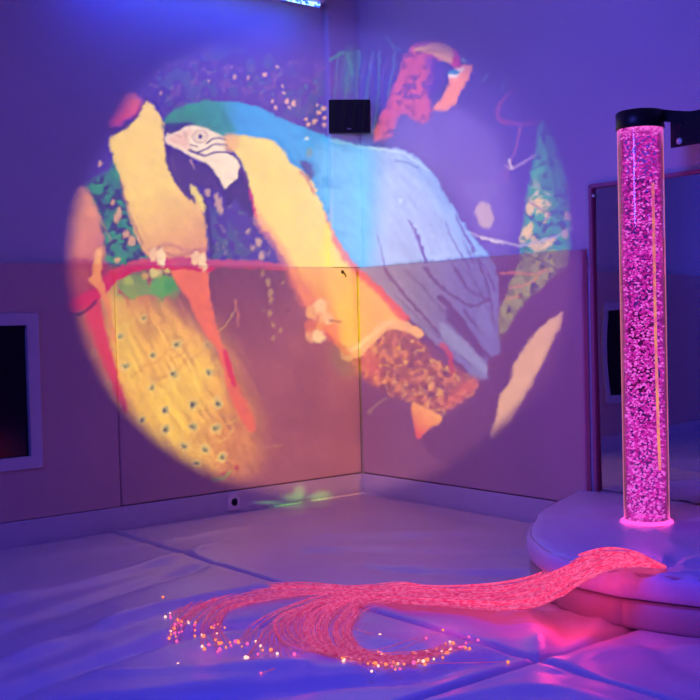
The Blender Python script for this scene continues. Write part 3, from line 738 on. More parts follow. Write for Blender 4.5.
# foliage dapple, top left
n_ = noise2(9, 21, 2); mk = pmask([(150, 75), (210, 50), (300, 55), (330, 90), (325, 120), (250, 108), (200, 100), (165, 110), (150, 95)], 10)
lay(mk*step(n_, .52, .68)*.55, tol((100, 105, 165), 'u')); lay(mk*step(noise2(6, 22, 1), .66, .78)*.35, tol((150, 100, 170), 'u'))
for x, y, r in [(234, 77, 2.2), (247, 77, 1.8), (265, 74, 2), (232, 67, 1), (282, 85, 1.7), (283, 92, 1.8), (286, 101, 2.6), (293, 103, 2.4), (272, 101, 1.6), (276, 107, 1.8), (289, 107, 1.4), (314, 121, 2.6), (318, 112, 2.2), (323, 108, 2.2), (324, 118, 2), (308, 124, 2), (324, 125, 1.6), (305, 119, 1.8), (317, 105, 1.4), (160, 93, 1.3), (150, 84, 1), (208, 81, 1.2), (276, 66, 1.3)]:
    dot(x, y, r, (240, 175, 170) if x > 255 else (205, 150, 165), 'u', .85, .9)
# streaky pale fronds between the casing and the toucan
for k in range(16):
    x = 338+k*3.6; line([(x+5*math.sin(k), 52+6*(k % 3)), (x-3, 85), (x-6+2*math.sin(k*2), 132)], [(110, 130, 185), (128, 92, 205), (100, 85, 215)][k % 3], 'u', 2.2, 1.2, .55, 1.0)
line([(330, 60), (345, 52), (352, 75)], (90, 150, 150), 'u', 3, 1, .6, 1.5); line([(386, 36), (392, 45), (402, 50)], (100, 130, 190), 'u', 2.5, 1, .6, 1.2)
lay(pmask([(345, 50), (356, 55), (352, 90), (343, 92)], 4)*.5, tol((95, 135, 150), 'u'))
# red toucan shape, top right
tm = pmask([(413, 46), (424, 42), (440, 40), (446, 48), (440, 60), (434, 62), (432, 85), (429, 96), (434, 108), (428, 120), (420, 124), (412, 119), (404, 115), (398, 118), (394, 130), (390, 138), (374, 140), (380, 118), (388, 100), (396, 80), (402, 62)], 1.3)
tn = noise2(5, 31, 3)[..., None]; lay(tm*.95, tol((220, 98, 158), 'u')*step(tn, .2, .6)*1.0+tol((150, 84, 186), 'u')*(1-step(tn, .15, .5)))
lay(pmask([(424, 56), (434, 58), (440, 66), (444, 80), (436, 92), (430, 100), (425, 88), (428, 72)], 2.5)*.75, tol((110, 70, 190), 'u'))
fill([(414, 50), (425, 45), (440, 43), (451, 47), (455, 54), (452, 63), (443, 60), (434, 54), (424, 52)], (240, 165, 145), soft=.9); line([(418, 51), (430, 50), (442, 52)], (150, 90, 130), 'u', 1.4, .8, .8)
fill([(452, 48), (460, 56), (460, 64), (455, 67), (451, 64), (454, 56)], (225, 70, 130), soft=.9)
fill([(457, 68), (466, 64), (472, 66), (471, 74), (462, 90), (454, 104), (446, 110), (434, 110), (438, 102), (447, 88), (450, 78)], (250, 145, 128), soft=1.0)
fill([(449, 76), (455, 79), (462, 72), (466, 68), (458, 69)], (238, 205, 215), soft=.6); dot(454, 72, 6, (80, 135, 205), 'u', 1, .8, 2.6, -.1); dot(465, 61, 4, (80, 100, 175), 'u', .9, .8, 2.6, .4); dot(463, 59, 1.5, (200, 210, 235), 'u', .8)
lay(pmask([(395, 118), (405, 114), (420, 122), (432, 118), (440, 110), (470, 115), (480, 150), (440, 160), (415, 152), (385, 146), (394, 132)], 2)*.5, tol((128, 98, 202), 'u'))
# thin twigs, right
line([(516, 88), (500, 102), (498, 118), (520, 124), (545, 120)], (180, 80, 140), 'u', 3, 2, .55, 2); line([(520, 128), (514, 150), (508, 168), (505, 182)], (165, 95, 165), 'u', 2, 1.2, .7, .8)
line([(505, 165), (514, 168), (526, 160), (542, 148), (560, 136)], (185, 150, 195), 'u', 2, 1.2, .7, .8); line([(508, 160), (512, 168)], (220, 190, 210), 'u', 2, 1, .8); line([(484, 190), (500, 178), (508, 168)], (150, 85, 165), 'u', 2, 1, .6)
line([(488, 74), (480, 82)], (90, 150, 165), 'u', 3, 1.5, .5, 1.2); line([(510, 72), (505, 84), (500, 90)], (90, 145, 165), 'u', 3, 1.5, .5, 1.2)
fill([(463, 183), (498, 184), (492, 200), (474, 202)], (140, 112, 200), alpha=.6); dot(484, 214, 8.5, (205, 168, 190), 'u', .9, 1.6, 13, -.2)
# green leaves, far right
gm = pmask([(541, 120), (548, 128), (556, 142), (564, 168), (570, 200), (571, 240), (566, 268), (548, 282), (528, 300), (513, 320), (501, 338), (499, 318), (505, 298), (512, 280), (519, 262), (521, 240), (526, 205), (531, 175), (536, 145)], 1.4)
g1 = noise2(8, 41, 3); g2 = noise2(10, 42, 2); gup = tol((92, 150, 150), 'u')*(1-low)[..., None]+low[..., None]*tol((150, 120, 125), 'r')
lay(gm*.95, gup*(.45+1.1*g1[..., None])); lay(gm*step(g2, .60, .68)*(1-low)*.8*step(YY, 170, 205), tol((215, 172, 150), 'u')); lay(gm*step(noise2(8, 43, 2), .5, .64)*low*.6, tol((175, 150, 110), 'r')); lay(gm*step(noise2(6, 44, 2), .60, .72)*.75, tol((88, 70, 150), 'u'))
for p in ([(526, 205), (532, 196), (541, 190), (551, 198), (548, 208), (538, 214), (528, 216)], [(520, 240), (524, 228), (534, 222), (533, 232), (524, 242)], [(536, 247), (548, 239), (556, 238), (551, 246), (541, 250)]): lay(pmask(p, 1.2)*step(noise2(5, 46, 2), .3, .55)*.95, tol((232, 188, 150), 'u'))
for p in ([(531, 170), (546, 160), (560, 150), (564, 146)], [(528, 200), (545, 212), (560, 216)], [(525, 214), (540, 222), (556, 208), (568, 200)], [(522, 252), (545, 262), (560, 272)], [(540, 130), (552, 165), (556, 200)]): line(p, (80, 66, 155), 'u', 2.6, 1.6, .6, .9)
for p in ([(500, 274), (516, 272), (530, 274), (548, 270)], [(505, 298), (520, 296)], [(510, 288), (530, 282), (545, 268)]): line(p, (225, 125, 125), 'r', 2.2, 1.2, .65, .8)
line([(465, 231), (482, 236), (500, 241), (522, 245), (545, 239), (572, 229)], (190, 165, 210), 'u', 2.6, 2, .75, .7); line([(480, 237), (502, 243)], (240, 215, 225), 'u', 2.2, 1.5, .8)
# dark mass and the pale crescent, lower right
lay(pmask([(568, 268), (540, 292), (512, 322), (496, 350), (482, 380), (470, 398), (440, 425), (420, 440), (470, 470), (560, 420), (590, 330)], 2.5)*.92, hz_r*.55)
cm = pmask([(563, 313), (552, 319), (538, 330), (526, 346), (514, 364), (511, 380), (500, 396), (497, 415), (492, 430), (492, 445), (504, 432), (522, 402), (540, 368), (556, 335)], 1.1)
ts = step((XX-500)*.86+(YY-440)*.5, 6, -14); edge_ = step(np.hypot((XX-318)/253, (YY-268)/235), 1.04, .95)
lay(cm*edge_, tol((232, 168, 152), 'r'))
# green foliage on the left
n1 = noise2(8, 51, 3); fm = pmask([(84, 188), (96, 178), (112, 168), (116, 150), (122, 175), (130, 215), (145, 245), (160, 262), (106, 263), (102, 235), (94, 208)], 2)
lay(fm*.9, (tol((78, 134, 100), 'u')*(.3+1.5*n1[..., None]))); lay(fm*step(noise2(6, 52, 2), .55, .66)*.85, tol((75, 55, 135), 'u')*0+.01)
for x, y, rx, ry in [(118, 214, 3, 6), (116, 219, 2.5, 4), (131, 240, 4, 5), (125, 234, 3, 4), (139, 240, 2, 2.5), (100, 163, 2.5, 3), (112, 202, 2, 2.5), (117, 260, 3, 3), (134, 268, 2, 2)]: dot(x, y, rx, (228, 168, 150), 'u', .85, .9, ry)
line([(96, 212), (104, 226), (110, 240)], (190, 150, 130), 'u', 2, 1.5, .6, .8)
# peacock train
pk = pmask([(100, 288), (118, 276), (150, 290), (180, 305), (210, 322), (232, 350), (246, 385), (258, 410), (262, 440), (256, 470), (230, 484), (205, 489), (160, 460), (120, 420), (95, 370), (98, 320)], 9)
sn = noise2(5, 61, 3, stretch=(.7, 5), ang=-.5)[..., None]; core = step(np.hypot((XX-165)/80, (YY-385)/115), 1.05, .35)
lay(pk*.95, tol((218, 132, 104), 'l')*(.55+.9*sn)*(1-core[..., None]) + tol((255, 182, 98), 'l')*(.6+.75*sn)*core[..., None])
lay(pmask([(108, 300), (120, 290), (135, 330), (140, 370), (130, 392), (116, 350)], 5)*.5, tol((255, 205, 95), 'l'))
lay(pmask([(150, 380), (200, 350), (215, 380), (190, 430), (215, 462), (200, 478), (160, 450), (140, 410)], 9)*.5*(sn[..., 0]*1.4), tol((255, 212, 110), 'l'))
for k in range(34):
    x = 112+RNG.random()*120; y = 320+RNG.random()*145; L_ = 18+18*RNG.random(); sl = .9+.5*RNG.random()
    line([(x, y), (x+L_*.6, y-L_*.25*sl), (x+L_, y-L_*.75*sl)], (255, 214, 120) if k % 2 else (205, 105, 95), 'l', 1.5, .8, .4*float(pk[min(699, int(y)), int(x)]), .7)
for x, y, r in [(119, 336, 3), (124, 366, 3), (153, 355, 3), (143, 318, 2.5), (176, 344, 3.5), (173, 374, 4), (151, 387, 3), (164, 410, 4), (192, 404, 4), (217, 403, 4), (165, 429, 4), (192, 427, 4), (215, 428, 4), (184, 446, 3.5), (204, 449, 4), (222, 457, 3.5), (195, 463, 3), (141, 420, 3), (94, 353, 3), (109, 384, 2.5), (208, 372, 3.5), (207, 345, 3)]:
    dot(x, y, r+1.8, (250, 196, 130), 'l', .8, 1.2); dot(x+.4, y-.3, r*.95, (178, 158, 128), 'l', .85, .9); dot(x-.2, y+.3, r*.35, (95, 60, 90), 'l', .9, .5)
for x, y in [(224, 474), (207, 478), (197, 483), (236, 467)]: dot(x, y, 3, (200, 80, 90), 'l', .8, .9)
line([(212, 480), (222, 478), (230, 472)], (130, 170, 90), 'l', 4, 2, .8, 1.2); line([(225, 458), (250, 450), (282, 444)], (195, 125, 115), 'l', 2.5, 1.5, .6, 1)
# green / yellow patches and dark stems under the perch
gm2 = pmask([(116, 280), (128, 274), (150, 268), (176, 272), (180, 292), (168, 304), (150, 300), (128, 300), (116, 296)], 3)
lay(gm2*.85*step(noise2(9, 71, 2), .3, .55), tol((130, 145, 100), 'l')*1.1)
for x, y, r, c in [(128, 281, 5, (185, 180, 100)), (131, 292, 7, (150, 160, 90)), (155, 272, 6, (235, 200, 140)), (161, 286, 10, (115, 165, 95)), (170, 285, 6, (100, 155, 100)), (145, 276, 3, (215, 160, 120)), (166, 270, 3, (230, 190, 120))]: dot(x, y, r, c, 'l', .85, 1.8)
lay(pmask([(172, 300), (200, 300), (225, 350), (240, 390), (225, 370), (200, 335), (180, 318)], 5)*.6, hz_l*.9)
for x in (181, 146, 235): line([(x, 300), (x+3, 325)], (210, 120, 110), 'l', 3, 1.5, .6, 1)
# dapple right of the tail
for x, y, r in [(268, 282, 2.5), (270, 293, 2.6), (271, 300, 2.2), (270, 313, 2.2), (272, 325, 1.8), (273, 338, 1.8), (283, 282, 1.5), (280, 330, 1.6), (262, 273, 2), (208, 345, 3), (212, 357, 2), (214, 372, 2)]: dot(x, y, r, (196, 140, 120), 'l', .7, 1.1, r*1.5)
for x, y, r in [(218, 203, 4), (220, 210, 3.4), (258, 242, 3.5), (261, 256, 3.4), (216, 196, 2.5), (247, 231, 2), (278, 246, 2.5), (252, 248, 2), (207, 192, 3)]: dot(x, y, r, (215, 165, 165), 'u', .8, 1.2, r*1.3)
lay(pmask([(210, 200), (222, 215), (240, 240), (262, 262), (215, 262), (210, 235)], 4)*step(noise2(8, 72, 2), .5, .62)*.5, tol((95, 110, 150), 'u'))
for k in range(70):
    x, y = 150+RNG.random()*175, 62+RNG.random()*52
    dot(x, y, .8+RNG.random()*.9, (150, 110, 180) if k % 3 else (110, 130, 165), 'u', .6, .9)
for k in range(46):
    x, y = 208+RNG.random()*62, 195+RNG.random()*66
    dot(x, y, .8+RNG.random()*1.6, (110, 120, 150) if k % 2 else (160, 130, 165), 'u', .5, 1.0)
for k in range(40):
    x, y = 205+RNG.random()*95, 270+RNG.random()*110
    dot(x, y, .8+RNG.random()*1.4, (150, 110, 120) if k % 2 else (128, 66, 110), 'l', .45, 1.2)
# far-left bird
grad([(80, 186), (90, 196), (98, 214), (103, 238), (105, 262), (100, 290), (84, 300), (66, 290), (60, 240), (66, 205)], (236, 150, 108), (208, 118, 100), 'u', 'u', (75, 205), (90, 262), nz=.15, soft=1.6)
lay(pmask([(60, 263), (104, 263), (100, 292), (60, 310)], 2)*.85, tol((170, 60, 85), 'l')); lay(pmask([(64, 268), (92, 268), (88, 290), (64, 290)], 4)*.5, tol((190, 95, 90), 'l'))
fill([(76, 300), (98, 300), (104, 320), (112, 350), (120, 380), (128, 412), (120, 408), (104, 370), (88, 336)], (222, 74, 88), 'l', 1.6)
fill([(72, 306), (82, 308), (98, 352), (112, 392), (100, 380), (84, 345)], (190, 110, 100), 'l', 2.5, .8)
# second bird: body, cap, tail
line([(102, 128), (118, 130), (132, 122), (142, 108), (146, 99)], (66, 30, 110), 'u', 8, 5, .0)
lay(lmask([(104, 128), (118, 131), (132, 122), (142, 108), (147, 98)], 7, 4)*.95, np.array([.01, .0, .02]))
grad([(109, 139), (120, 132), (134, 122), (141, 112), (146, 102), (154, 107), (161, 118), (166, 124), (163, 132), (165, 148), (172, 168), (184, 186), (196, 200), (203, 210), (206, 235), (207, 258), (206, 268), (172, 268), (150, 258), (140, 244), (130, 218), (122, 185), (113, 156)], (255, 208, 112), (236, 152, 110), 'u', 'u', (150, 190), (180, 262), nz=.06, nscale=10, seed=81, soft=.9)
fill([(186, 184), (196, 200), (204, 212), (203, 198), (196, 188)], (245, 210, 125), soft=.8)
line([(120, 178), (130, 214), (143, 244)], (160, 95, 110), 'u', 2.2, 2, .7, .8); line([(124, 180), (134, 212), (150, 246)], (230, 165, 120), 'u', 2, 2, .5, .8)
line([(150, 250), (170, 244), (185, 250), (205, 248)], (190, 110, 115), 'u', 4, 3, .5, 2); line([(158, 248), (175, 256), (198, 250)], (150, 80, 120), 'u', 3, 2, .55, 1.6)
line([(203, 196), (209, 225), (212, 262)], (80, 50, 120), 'u', 3, 3, .8, .9); line([(204, 205), (206, 240)], (150, 120, 120), 'u', 2, 2, .5)
grad([(104, 122), (108, 106), (116, 95), (124, 90), (133, 94), (141, 100), (138, 112), (126, 120), (116, 126)], (232, 84, 112), (226, 110, 130), 'u', 'u', (120, 122), (124, 94), soft=2.0)

grad([(170, 268), (190, 262), (209, 264), (209, 285), (214, 315), (220, 338), (226, 352), (234, 375), (246, 402), (256, 424), (254, 431), (248, 430), (240, 416), (230, 396), (223, 370), (216, 348), (200, 326), (188, 300)], (246, 118, 80), (240, 110, 84), 'l', 'l', (190, 270), (250, 425), soft=.8, nz=.12, nscale=6, seed=82)
line([(225, 352), (228, 368), (234, 384)], (225, 66, 86), 'l', 6, 5, .9, .8)
# perch branch and claws
line([(58, 312), (76, 304), (96, 294), (108, 280), (124, 270), (146, 264), (176, 264), (210, 266)], (216, 60, 92), 'l', 13, 10, .95, .9)
line([(60, 322), (80, 316), (96, 304)], (70, 30, 85), 'l', 5, 3, .0)
lay(lmask([(64, 318), (82, 312), (96, 302)], 6, 3)*.7, hz_l*.05)
line([(176, 262), (210, 263), (250, 264), (285, 267), (308, 269)], (205, 75, 120), 'l', 9, 6, .9, .9); line([(112, 272), (135, 262), (165, 259), (205, 259)], (205, 90, 140), 'u', 4, 4, .8, .8)
line([(118, 290), (126, 298), (128, 305)], (205, 70, 80), 'l', 3, 2, .7, .8)
for x, y in ((157, 254), (199, 258)): dot(x-4, y, 4, (250, 196, 170), 'u', .95, .8, 7, .2); dot(x+3, y+2, 4, (252, 210, 180), 'u', .95, .8, 8, .1); dot(x+5, y+9, 2.5, (250, 190, 160), 'l', .9, .7, 4)
fill([(96, 252), (103, 250), (101, 275), (106, 292), (112, 305), (106, 302), (98, 290), (88, 280), (92, 274)], (246, 145, 96), 'l', .9); line([(98, 284), (106, 300), (110, 318), (114, 340)], (240, 130, 84), 'l', 4, 3, .8, .8)

# ---- the big macaw
WING = [(168, 118), (178, 110), (196, 103), (216, 101), (240, 103), (262, 109), (285, 120), (306, 128), (330, 138), (355, 144), (380, 148), (400, 149), (415, 156), (430, 170), (444, 193), (458, 215), (474, 238), (490, 258), (497, 275), (499, 300), (498, 330), (500, 352), (488, 360), (486, 376), (470, 372), (446, 352), (424, 334), (408, 318), (392, 300), (374, 282), (352, 268), (334, 240), (322, 212), (312, 188), (290, 165), (262, 145), (225, 136), (190, 134), (166, 130)]
wb = noise2(4, 91, 3, stretch=(1, 6), ang=-.6)[..., None]
t1 = step(XX, 205, 245)[..., None]; t2 = step(XX, 350, 392)[..., None]; t3 = step(XX*.85-(YY-150)*.5, 325, 372)[..., None]
wcu = tol((88, 150, 140), 'u')*(1-t1)+t1*(tol((96, 165, 235), 'u')*(1-t2)+t2*(tol((178, 188, 242), 'u')*(1-t3)+tol((138, 172, 240), 'u')*t3))
wcl = tol((160, 130, 172), 'r')*(1-step(XX, 400, 470)[..., None])+tol((142, 112, 182), 'r')*step(XX, 400, 470)[..., None]
wc = (wcu*(1-low)[..., None]+wcl*low[..., None])*(.86+.28*wb)
wm = pmask(WING, .8); lay(wm, wc)
lay(pmask([(318, 145), (345, 148), (372, 152), (372, 200), (370, 262), (345, 262), (330, 225), (320, 190)], 5)*.8, tol((138, 192, 248), 'u'))
lay(wm*step(noise2(7, 92, 2, stretch=(3, 1), ang=.35), .55, .7)*.4*(1-low)*(1-step(XX, 330, 360)), tol((84, 140, 215), 'u'))
grad([(165, 130), (166, 120), (176, 110), (192, 104), (210, 102), (222, 106), (228, 118), (236, 132), (222, 136), (205, 130), (190, 128), (175, 134)], (62, 142, 100), (84, 152, 170), 'u', 'u', (185, 118), (232, 118), soft=2.2, nz=.3, nscale=5, seed=93)
lay(pmask([(163, 124), (175, 122), (190, 122), (196, 128), (178, 134), (166, 137)], 1.6)*.9, tol((72, 60, 130), 'u')*.6)
line([(370, 148), (392, 150), (410, 156), (428, 170)], (215, 225, 235), 'u', 2.2, 1.2, .6, .8); line([(396, 160), (408, 163), (418, 168)], (84, 96, 180), 'u', 2, 1, .7)
line([(330, 140), (355, 145), (380, 150)], (180, 215, 215), 'u', 2, 1.5, .5, .9)
dot(306, 138, 1.8, (235, 235, 225), 'u', .7); dot(400, 200, 2.2, (215, 225, 250), 'u', .5, 1); dot(309, 152, 3.5, (150, 160, 120), 'u', .6, 1.5, 5)
# feather gaps
for p, w_ in (([(409, 220), (418, 238), (425, 262)], 4), ([(455, 214), (464, 232), (474, 250)], 2.6), ([(377, 235), (382, 255), (385, 272)], 2), ([(462, 240), (474, 262)], 1.6), ([(446, 225), (458, 250), (470, 268)], 1.8), ([(470, 250), (486, 270), (494, 290)], 2)):
    line(p, (122, 92, 190), 'u', w_*.5, w_, .9, .6)
for p, w_, a_ in (([(384, 270), (400, 290), (420, 312), (445, 340), (472, 366)], 3.2, .8), ([(404, 268), (430, 295), (450, 320), (480, 350)], 2, .5), ([(440, 296), (460, 318), (478, 345), (492, 360)], 6, .85), ([(455, 268), (470, 290), (492, 300)], 3, .6), ([(478, 262), (488, 290), (494, 330)], 3, .7), ([(425, 268), (445, 290), (470, 305), (488, 298)], 4, .7), ([(412, 322), (440, 350), (466, 372)], 3.5, .8), ([(464, 310), (480, 330), (492, 345)], 3, .7), ([(395, 295), (420, 320), (440, 338)], 1.6, .6), ([(468, 270), (484, 300), (490, 320)], 1.6, .6), ([(450, 262), (464, 284), (478, 296)], 1.4, .5)):
    lay(lmask(p, w_, w_*.6, .8)*a_, tol((126, 72, 142), 'r')+.02)
lay(pmask([(446, 306), (460, 318), (474, 340), (486, 356), (480, 362), (464, 345), (448, 322)], 1.5)*.85, tol((124, 70, 142), 'r')+.02)
fill([(476, 312), (486, 304), (494, 330), (492, 348), (480, 332)], (150, 124, 190), 'r', 1.5, .7)
fill([(440, 322), (456, 332), (476, 352), (488, 368), (484, 374), (466, 360), (444, 340)], (164, 146, 196), 'r', 1.2, .9)
fill([(470, 378), (488, 380), (486, 372), (470, 366)], (150, 130, 185), 'r', 1.2, .7)
# yellow breast
YB = [(222, 138), (240, 135), (258, 138), (274, 142), (284, 152), (290, 162), (300, 170), (311, 178), (318, 196), (326, 216), (334, 238), (344, 256), (356, 272), (372, 286), (390, 302), (406, 322), (396, 330), (378, 338), (352, 346), (336, 340), (322, 322), (308, 306), (298, 290), (286, 262), (272, 238), (258, 222), (251, 205), (249, 188), (246, 172), (238, 156), (228, 146)]
bn = noise2(12, 94, 3)[..., None]; tt_ = step(YY+.2*(320-XX), 235, 300)[..., None]
ycu = tol((255, 218, 128), 'u'); ycl = tol((254, 172, 100), 'l')
yc = (ycu*(1-low)[..., None]+ycl*low[..., None])*(.94+.12*bn); ym = pmask(YB, .8); lay(ym, yc)
line([(251, 205), (262, 225), (276, 242), (288, 264), (300, 290), (318, 316), (332, 334)], (244, 120, 120), 'l', 8, 14, .65, 3)
line([(334, 240), (346, 258), (360, 274), (380, 292), (404, 318)], (238, 92, 98), 'l', 5, 9, .85, 1.6); line([(324, 212), (334, 236), (344, 256)], (245, 140, 130), 'u', 2.5, 4, .8, .9)
line([(300, 172), (308, 182), (314, 194)], (215, 70, 120), 'u', 2.5, 2, .8, .8); fill([(300, 160), (312, 164), (314, 176), (310, 182), (304, 172)], (104, 60, 150), soft=1, alpha=.8)
lay(pmask([(326, 262), (352, 276), (356, 340), (345, 350), (340, 320), (330, 300)], 3)*.75, tol((255, 190, 70), 'l')); lay(pmask([(362, 296), (378, 308), (380, 326), (366, 334), (360, 316)], 4)*.6, tol((252, 172, 105), 'r'))
lay(pmask([(298, 278), (314, 285), (330, 310), (338, 335), (322, 322), (306, 302)], 4)*.55, tol((240, 115, 105), 'l'))
line([(352, 268), (354, 300), (355, 335)], (225, 120, 70), 'l', 2, 2, .35, 1)
# throat, face, beak
fill([(222, 188), (232, 178), (240, 168), (246, 176), (250, 188), (253, 206), (255, 214), (250, 218), (244, 206), (243, 214), (236, 200), (228, 206), (224, 196)], (84, 52, 132), soft=.8); lay(pmask([(226, 184), (240, 172), (248, 190), (250, 208), (240, 200), (228, 196)], 1.5)*.9, np.array([.03, .010, .0]))
line([(249, 190), (252, 204), (256, 216)], (228, 66, 110), 'u', 3, 2, .8, .8); line([(240, 168), (244, 176), (248, 188)], (130, 50, 110), 'u', 2, 2, .8)
FACE = [(165, 136), (176, 132), (190, 126), (204, 128), (216, 133), (226, 140), (226, 150), (236, 158), (240, 168), (236, 178), (228, 186), (224, 187), (216, 174), (206, 164), (194, 158), (180, 150), (168, 144)]
fill(FACE, (255, 224, 205), soft=.7); fill([(226, 134), (240, 138), (236, 150), (226, 150)], (250, 180, 120), alpha=.8, soft=1.5)
fill([(165, 138), (178, 133), (192, 130), (188, 140), (190, 150), (178, 146)], (240, 165, 165), alpha=.6, soft=2)
def dark(p, w0, w1, a_=.9, s_=.5): lay(lmask(p, w0, w1, s_)*a_, np.array([.07, .02, .05]))
dark([(188, 150), (196, 152), (206, 148), (214, 144), (226, 144)], 2.2, 1.4); dark([(194, 152), (204, 155), (214, 152), (226, 152), (236, 157), (240, 164)], 1.6, 2.2); dark([(206, 143), (214, 138), (226, 139)], 1.8, 1.3); dark([(190, 144), (197, 146)], 1.2, 1); dark([(190, 149), (196, 153), (203, 154)], 3, 2, .5)
lay(np.clip(1-np.abs(np.hypot(XX-199.5, (YY-136)*1.15)-7.2)/1.1, 0, 1)*.7, tol((170, 95, 130), 'u')); lay(np.clip(1-np.abs(np.hypot(XX-199.5, (YY-136)*1.15)-4.4)/.8, 0, 1)*.65, tol((170, 95, 130), 'u'))
dot(199.7, 136, 2.3, (60, 35, 70), 'u', 1, .5); dark([(174, 134), (180, 137)], 1, .8, .5); dark([(183, 131), (186, 137)], 1, .7, .4)
BEAK = [(165, 144), (172, 146), (182, 152), (192, 160), (196, 164), (206, 163), (214, 172), (222, 184), (222, 192), (214, 190), (204, 186), (196, 186), (190, 184), (192, 194), (197, 204), (188, 198), (178, 188), (170, 174), (165, 158)]
lay(pmask(BEAK, .7)*.97, np.array([.05, .025, .03])); line([(171, 158), (174, 168), (180, 172)], (120, 85, 150), 'u', 3, 2, .6, 1.4); line([(190, 176), (194, 182), (192, 172)], (110, 80, 150), 'u', 3, 2, .45, 1.4); line([(174, 150), (184, 158), (190, 166)], (105, 75, 150), 'u', 2, 2, .4, 1.2)
line([(190, 160), (194, 168)], (190, 140, 170), 'u', 2.5, 1.2, .7)
# bark stump
bk = pmask([(352, 352), (366, 340), (382, 332), (398, 326), (414, 336), (424, 346), (432, 358), (450, 366), (466, 374), (478, 384), (470, 396), (456, 404), (444, 414), (430, 412), (414, 404), (400, 398), (386, 392), (372, 384), (358, 372), (350, 362)], 1.6)
k1 = noise2(7, 101, 3)[..., None]; k2 = noise2(4, 102, 2)[..., None]
lay(bk, tol((186, 100, 116), 'r')*(.5+.8*k1)); lay(bk*step(k1[..., 0], .50, .68)*.85, tol((226, 130, 108), 'r')); lay(bk*step(k2[..., 0], .60, .78)*.6, tol((245, 170, 120), 'r')); lay(bk*step(noise2(7, 103, 2), .58, .72)*.5, hz_r*.7)
lay(pmask([(440, 410), (456, 402), (476, 386), (470, 378), (450, 396)], 2.5)*.6, tol((235, 110, 95), 'r')); lay(pmask([(360, 350), (376, 356), (380, 378), (364, 374)], 4)*.6, tol((235, 105, 100), 'r'))
line([(442, 345), (448, 352), (452, 372)], (205, 80, 90), 'r', 7, 4, .75, 1.2)
# claws
line([(346, 354), (356, 350), (366, 342), (378, 330), (390, 324), (404, 326), (418, 333)], (255, 176, 142), 'r', 13, 9, .95, 1.0); line([(350, 351), (370, 336), (390, 321)], (255, 214, 165), 'r', 4, 3, .6, 1.2); line([(396, 333), (392, 345), (402, 335)], (230, 120, 110), 'r', 4, 2, .7, .9)
for a_, c in zip([(312, 312), (320, 306), (326, 318), (320, 326), (312, 334), (310, 326), (318, 336)], [(250, 170, 130), (255, 200, 160), (255, 190, 150), (245, 150, 110), (250, 170, 140), (225, 110, 110), (255, 205, 160)]): dot(a_[0], a_[1], 6.5, c, 'l', .85, 1.8, 7)
line([(310, 334), (311, 342)], (235, 150, 130), 'l', 4, 2, .8, .8); line([(326, 328), (336, 342), (346, 353)], (246, 130, 80), 'l', 6, 5, .9, 1.4); line([(322, 330), (334, 344)], (220, 80, 90), 'l', 3, 2, .5, 1)
line([(330, 320), (340, 322)], (120, 50, 60), 'l', 2, 1.2, .8, .7)
# orange wedge, faint green and twigs below
grad([(411, 404), (426, 408), (442, 419), (428, 430), (418, 440), (414, 424)], (252, 160, 82), (232, 90, 90), 'r', 'r', (432, 414), (416, 436), soft=.9)
lay(pmask([(330, 345), (352, 355), (358, 375), (345, 378), (334, 368)], 4)*.45, tol((140, 120, 110), 'l')); line([(368, 412), (378, 402), (388, 398)], (170, 125, 135), 'r', 3, 1.5, .5, 1)
# organic edges: feathers and leaves are never drawn with a ruler
calm = 1-.75*np.exp(-(((XX-205)/34)**2+((YY-148)/28)**2))
wx = (2.6*(noise2(8, 401, 3)-.5)+2.2*(noise2(3, 402, 1)-.5))*calm; wy = (2.6*(noise2(8, 403, 3)-.5)+2.2*(noise2(3, 404, 1)-.5))*calm
ax_ = np.clip(XX+wx, 0, W-1.01); ay_ = np.clip(YY+wy, 0, W-1.01); i_ = ax_.astype(int); j_ = ay_.astype(int); u_ = (ax_-i_)[..., None]; v_ = (ay_-j_)[..., None]
CAN = (CAN[j_, i_]*(1-u_)+CAN[j_, i_+1]*u_)*(1-v_)+(CAN[j_+1, i_]*(1-u_)+CAN[j_+1, i_+1]*u_)*v_
CAN = CAN*(.90+.20*noise2(14, 405, 3, stretch=(1, 2.2), ang=-.5)[..., None])*(.94+.12*noise2(2.5, 406, 1, stretch=(1, 3), ang=-.6)[..., None])
# left-over green and pink glow at the foot of the wall
pw = 2+.35*step(XX*.6-YY*.8, -60, 60)
fade = (np.abs((XX-321)/256)**pw + np.abs((YY-259)/np.where(YY > 259, 243, 238))**pw)**(1/pw)*(1+.012*(noise2(30, 7)-.5)); soft_w = .05+.05*step(XX, 330, 480)*step(YY, 300, 180)
disc = step(fade, 1+.4*soft_w, 1-soft_w*1.4)
topdim = 1-.15*step(YY, 80, 40)
CAN = CAN*(disc*topdim)[..., None]
for x, y, rx, ry, a_ in [(292, 497, 9, 4, .8), (299, 492, 6, 7, 1), (322, 494, 9, 4, .9), (314, 497, 8, 3, .7), (268, 502, 12, 1.6, .7), (290, 505, 16, 3, .5)]:
    u = (XX-x)/rx; v = (YY-y)/ry; CAN = CAN + (np.exp(-(u*u+v*v)**1.2)*a_)[..., None]*np.array([.12, .42, .03])
grain = noise2(3, 300, 2)[..., None]; CAN = CAN*(.93+.14*grain)
CAN = np.clip(CAN + .35*(CAN-blur(CAN, 2.0)), 0, None)
CAN = blur(CAN, .45)

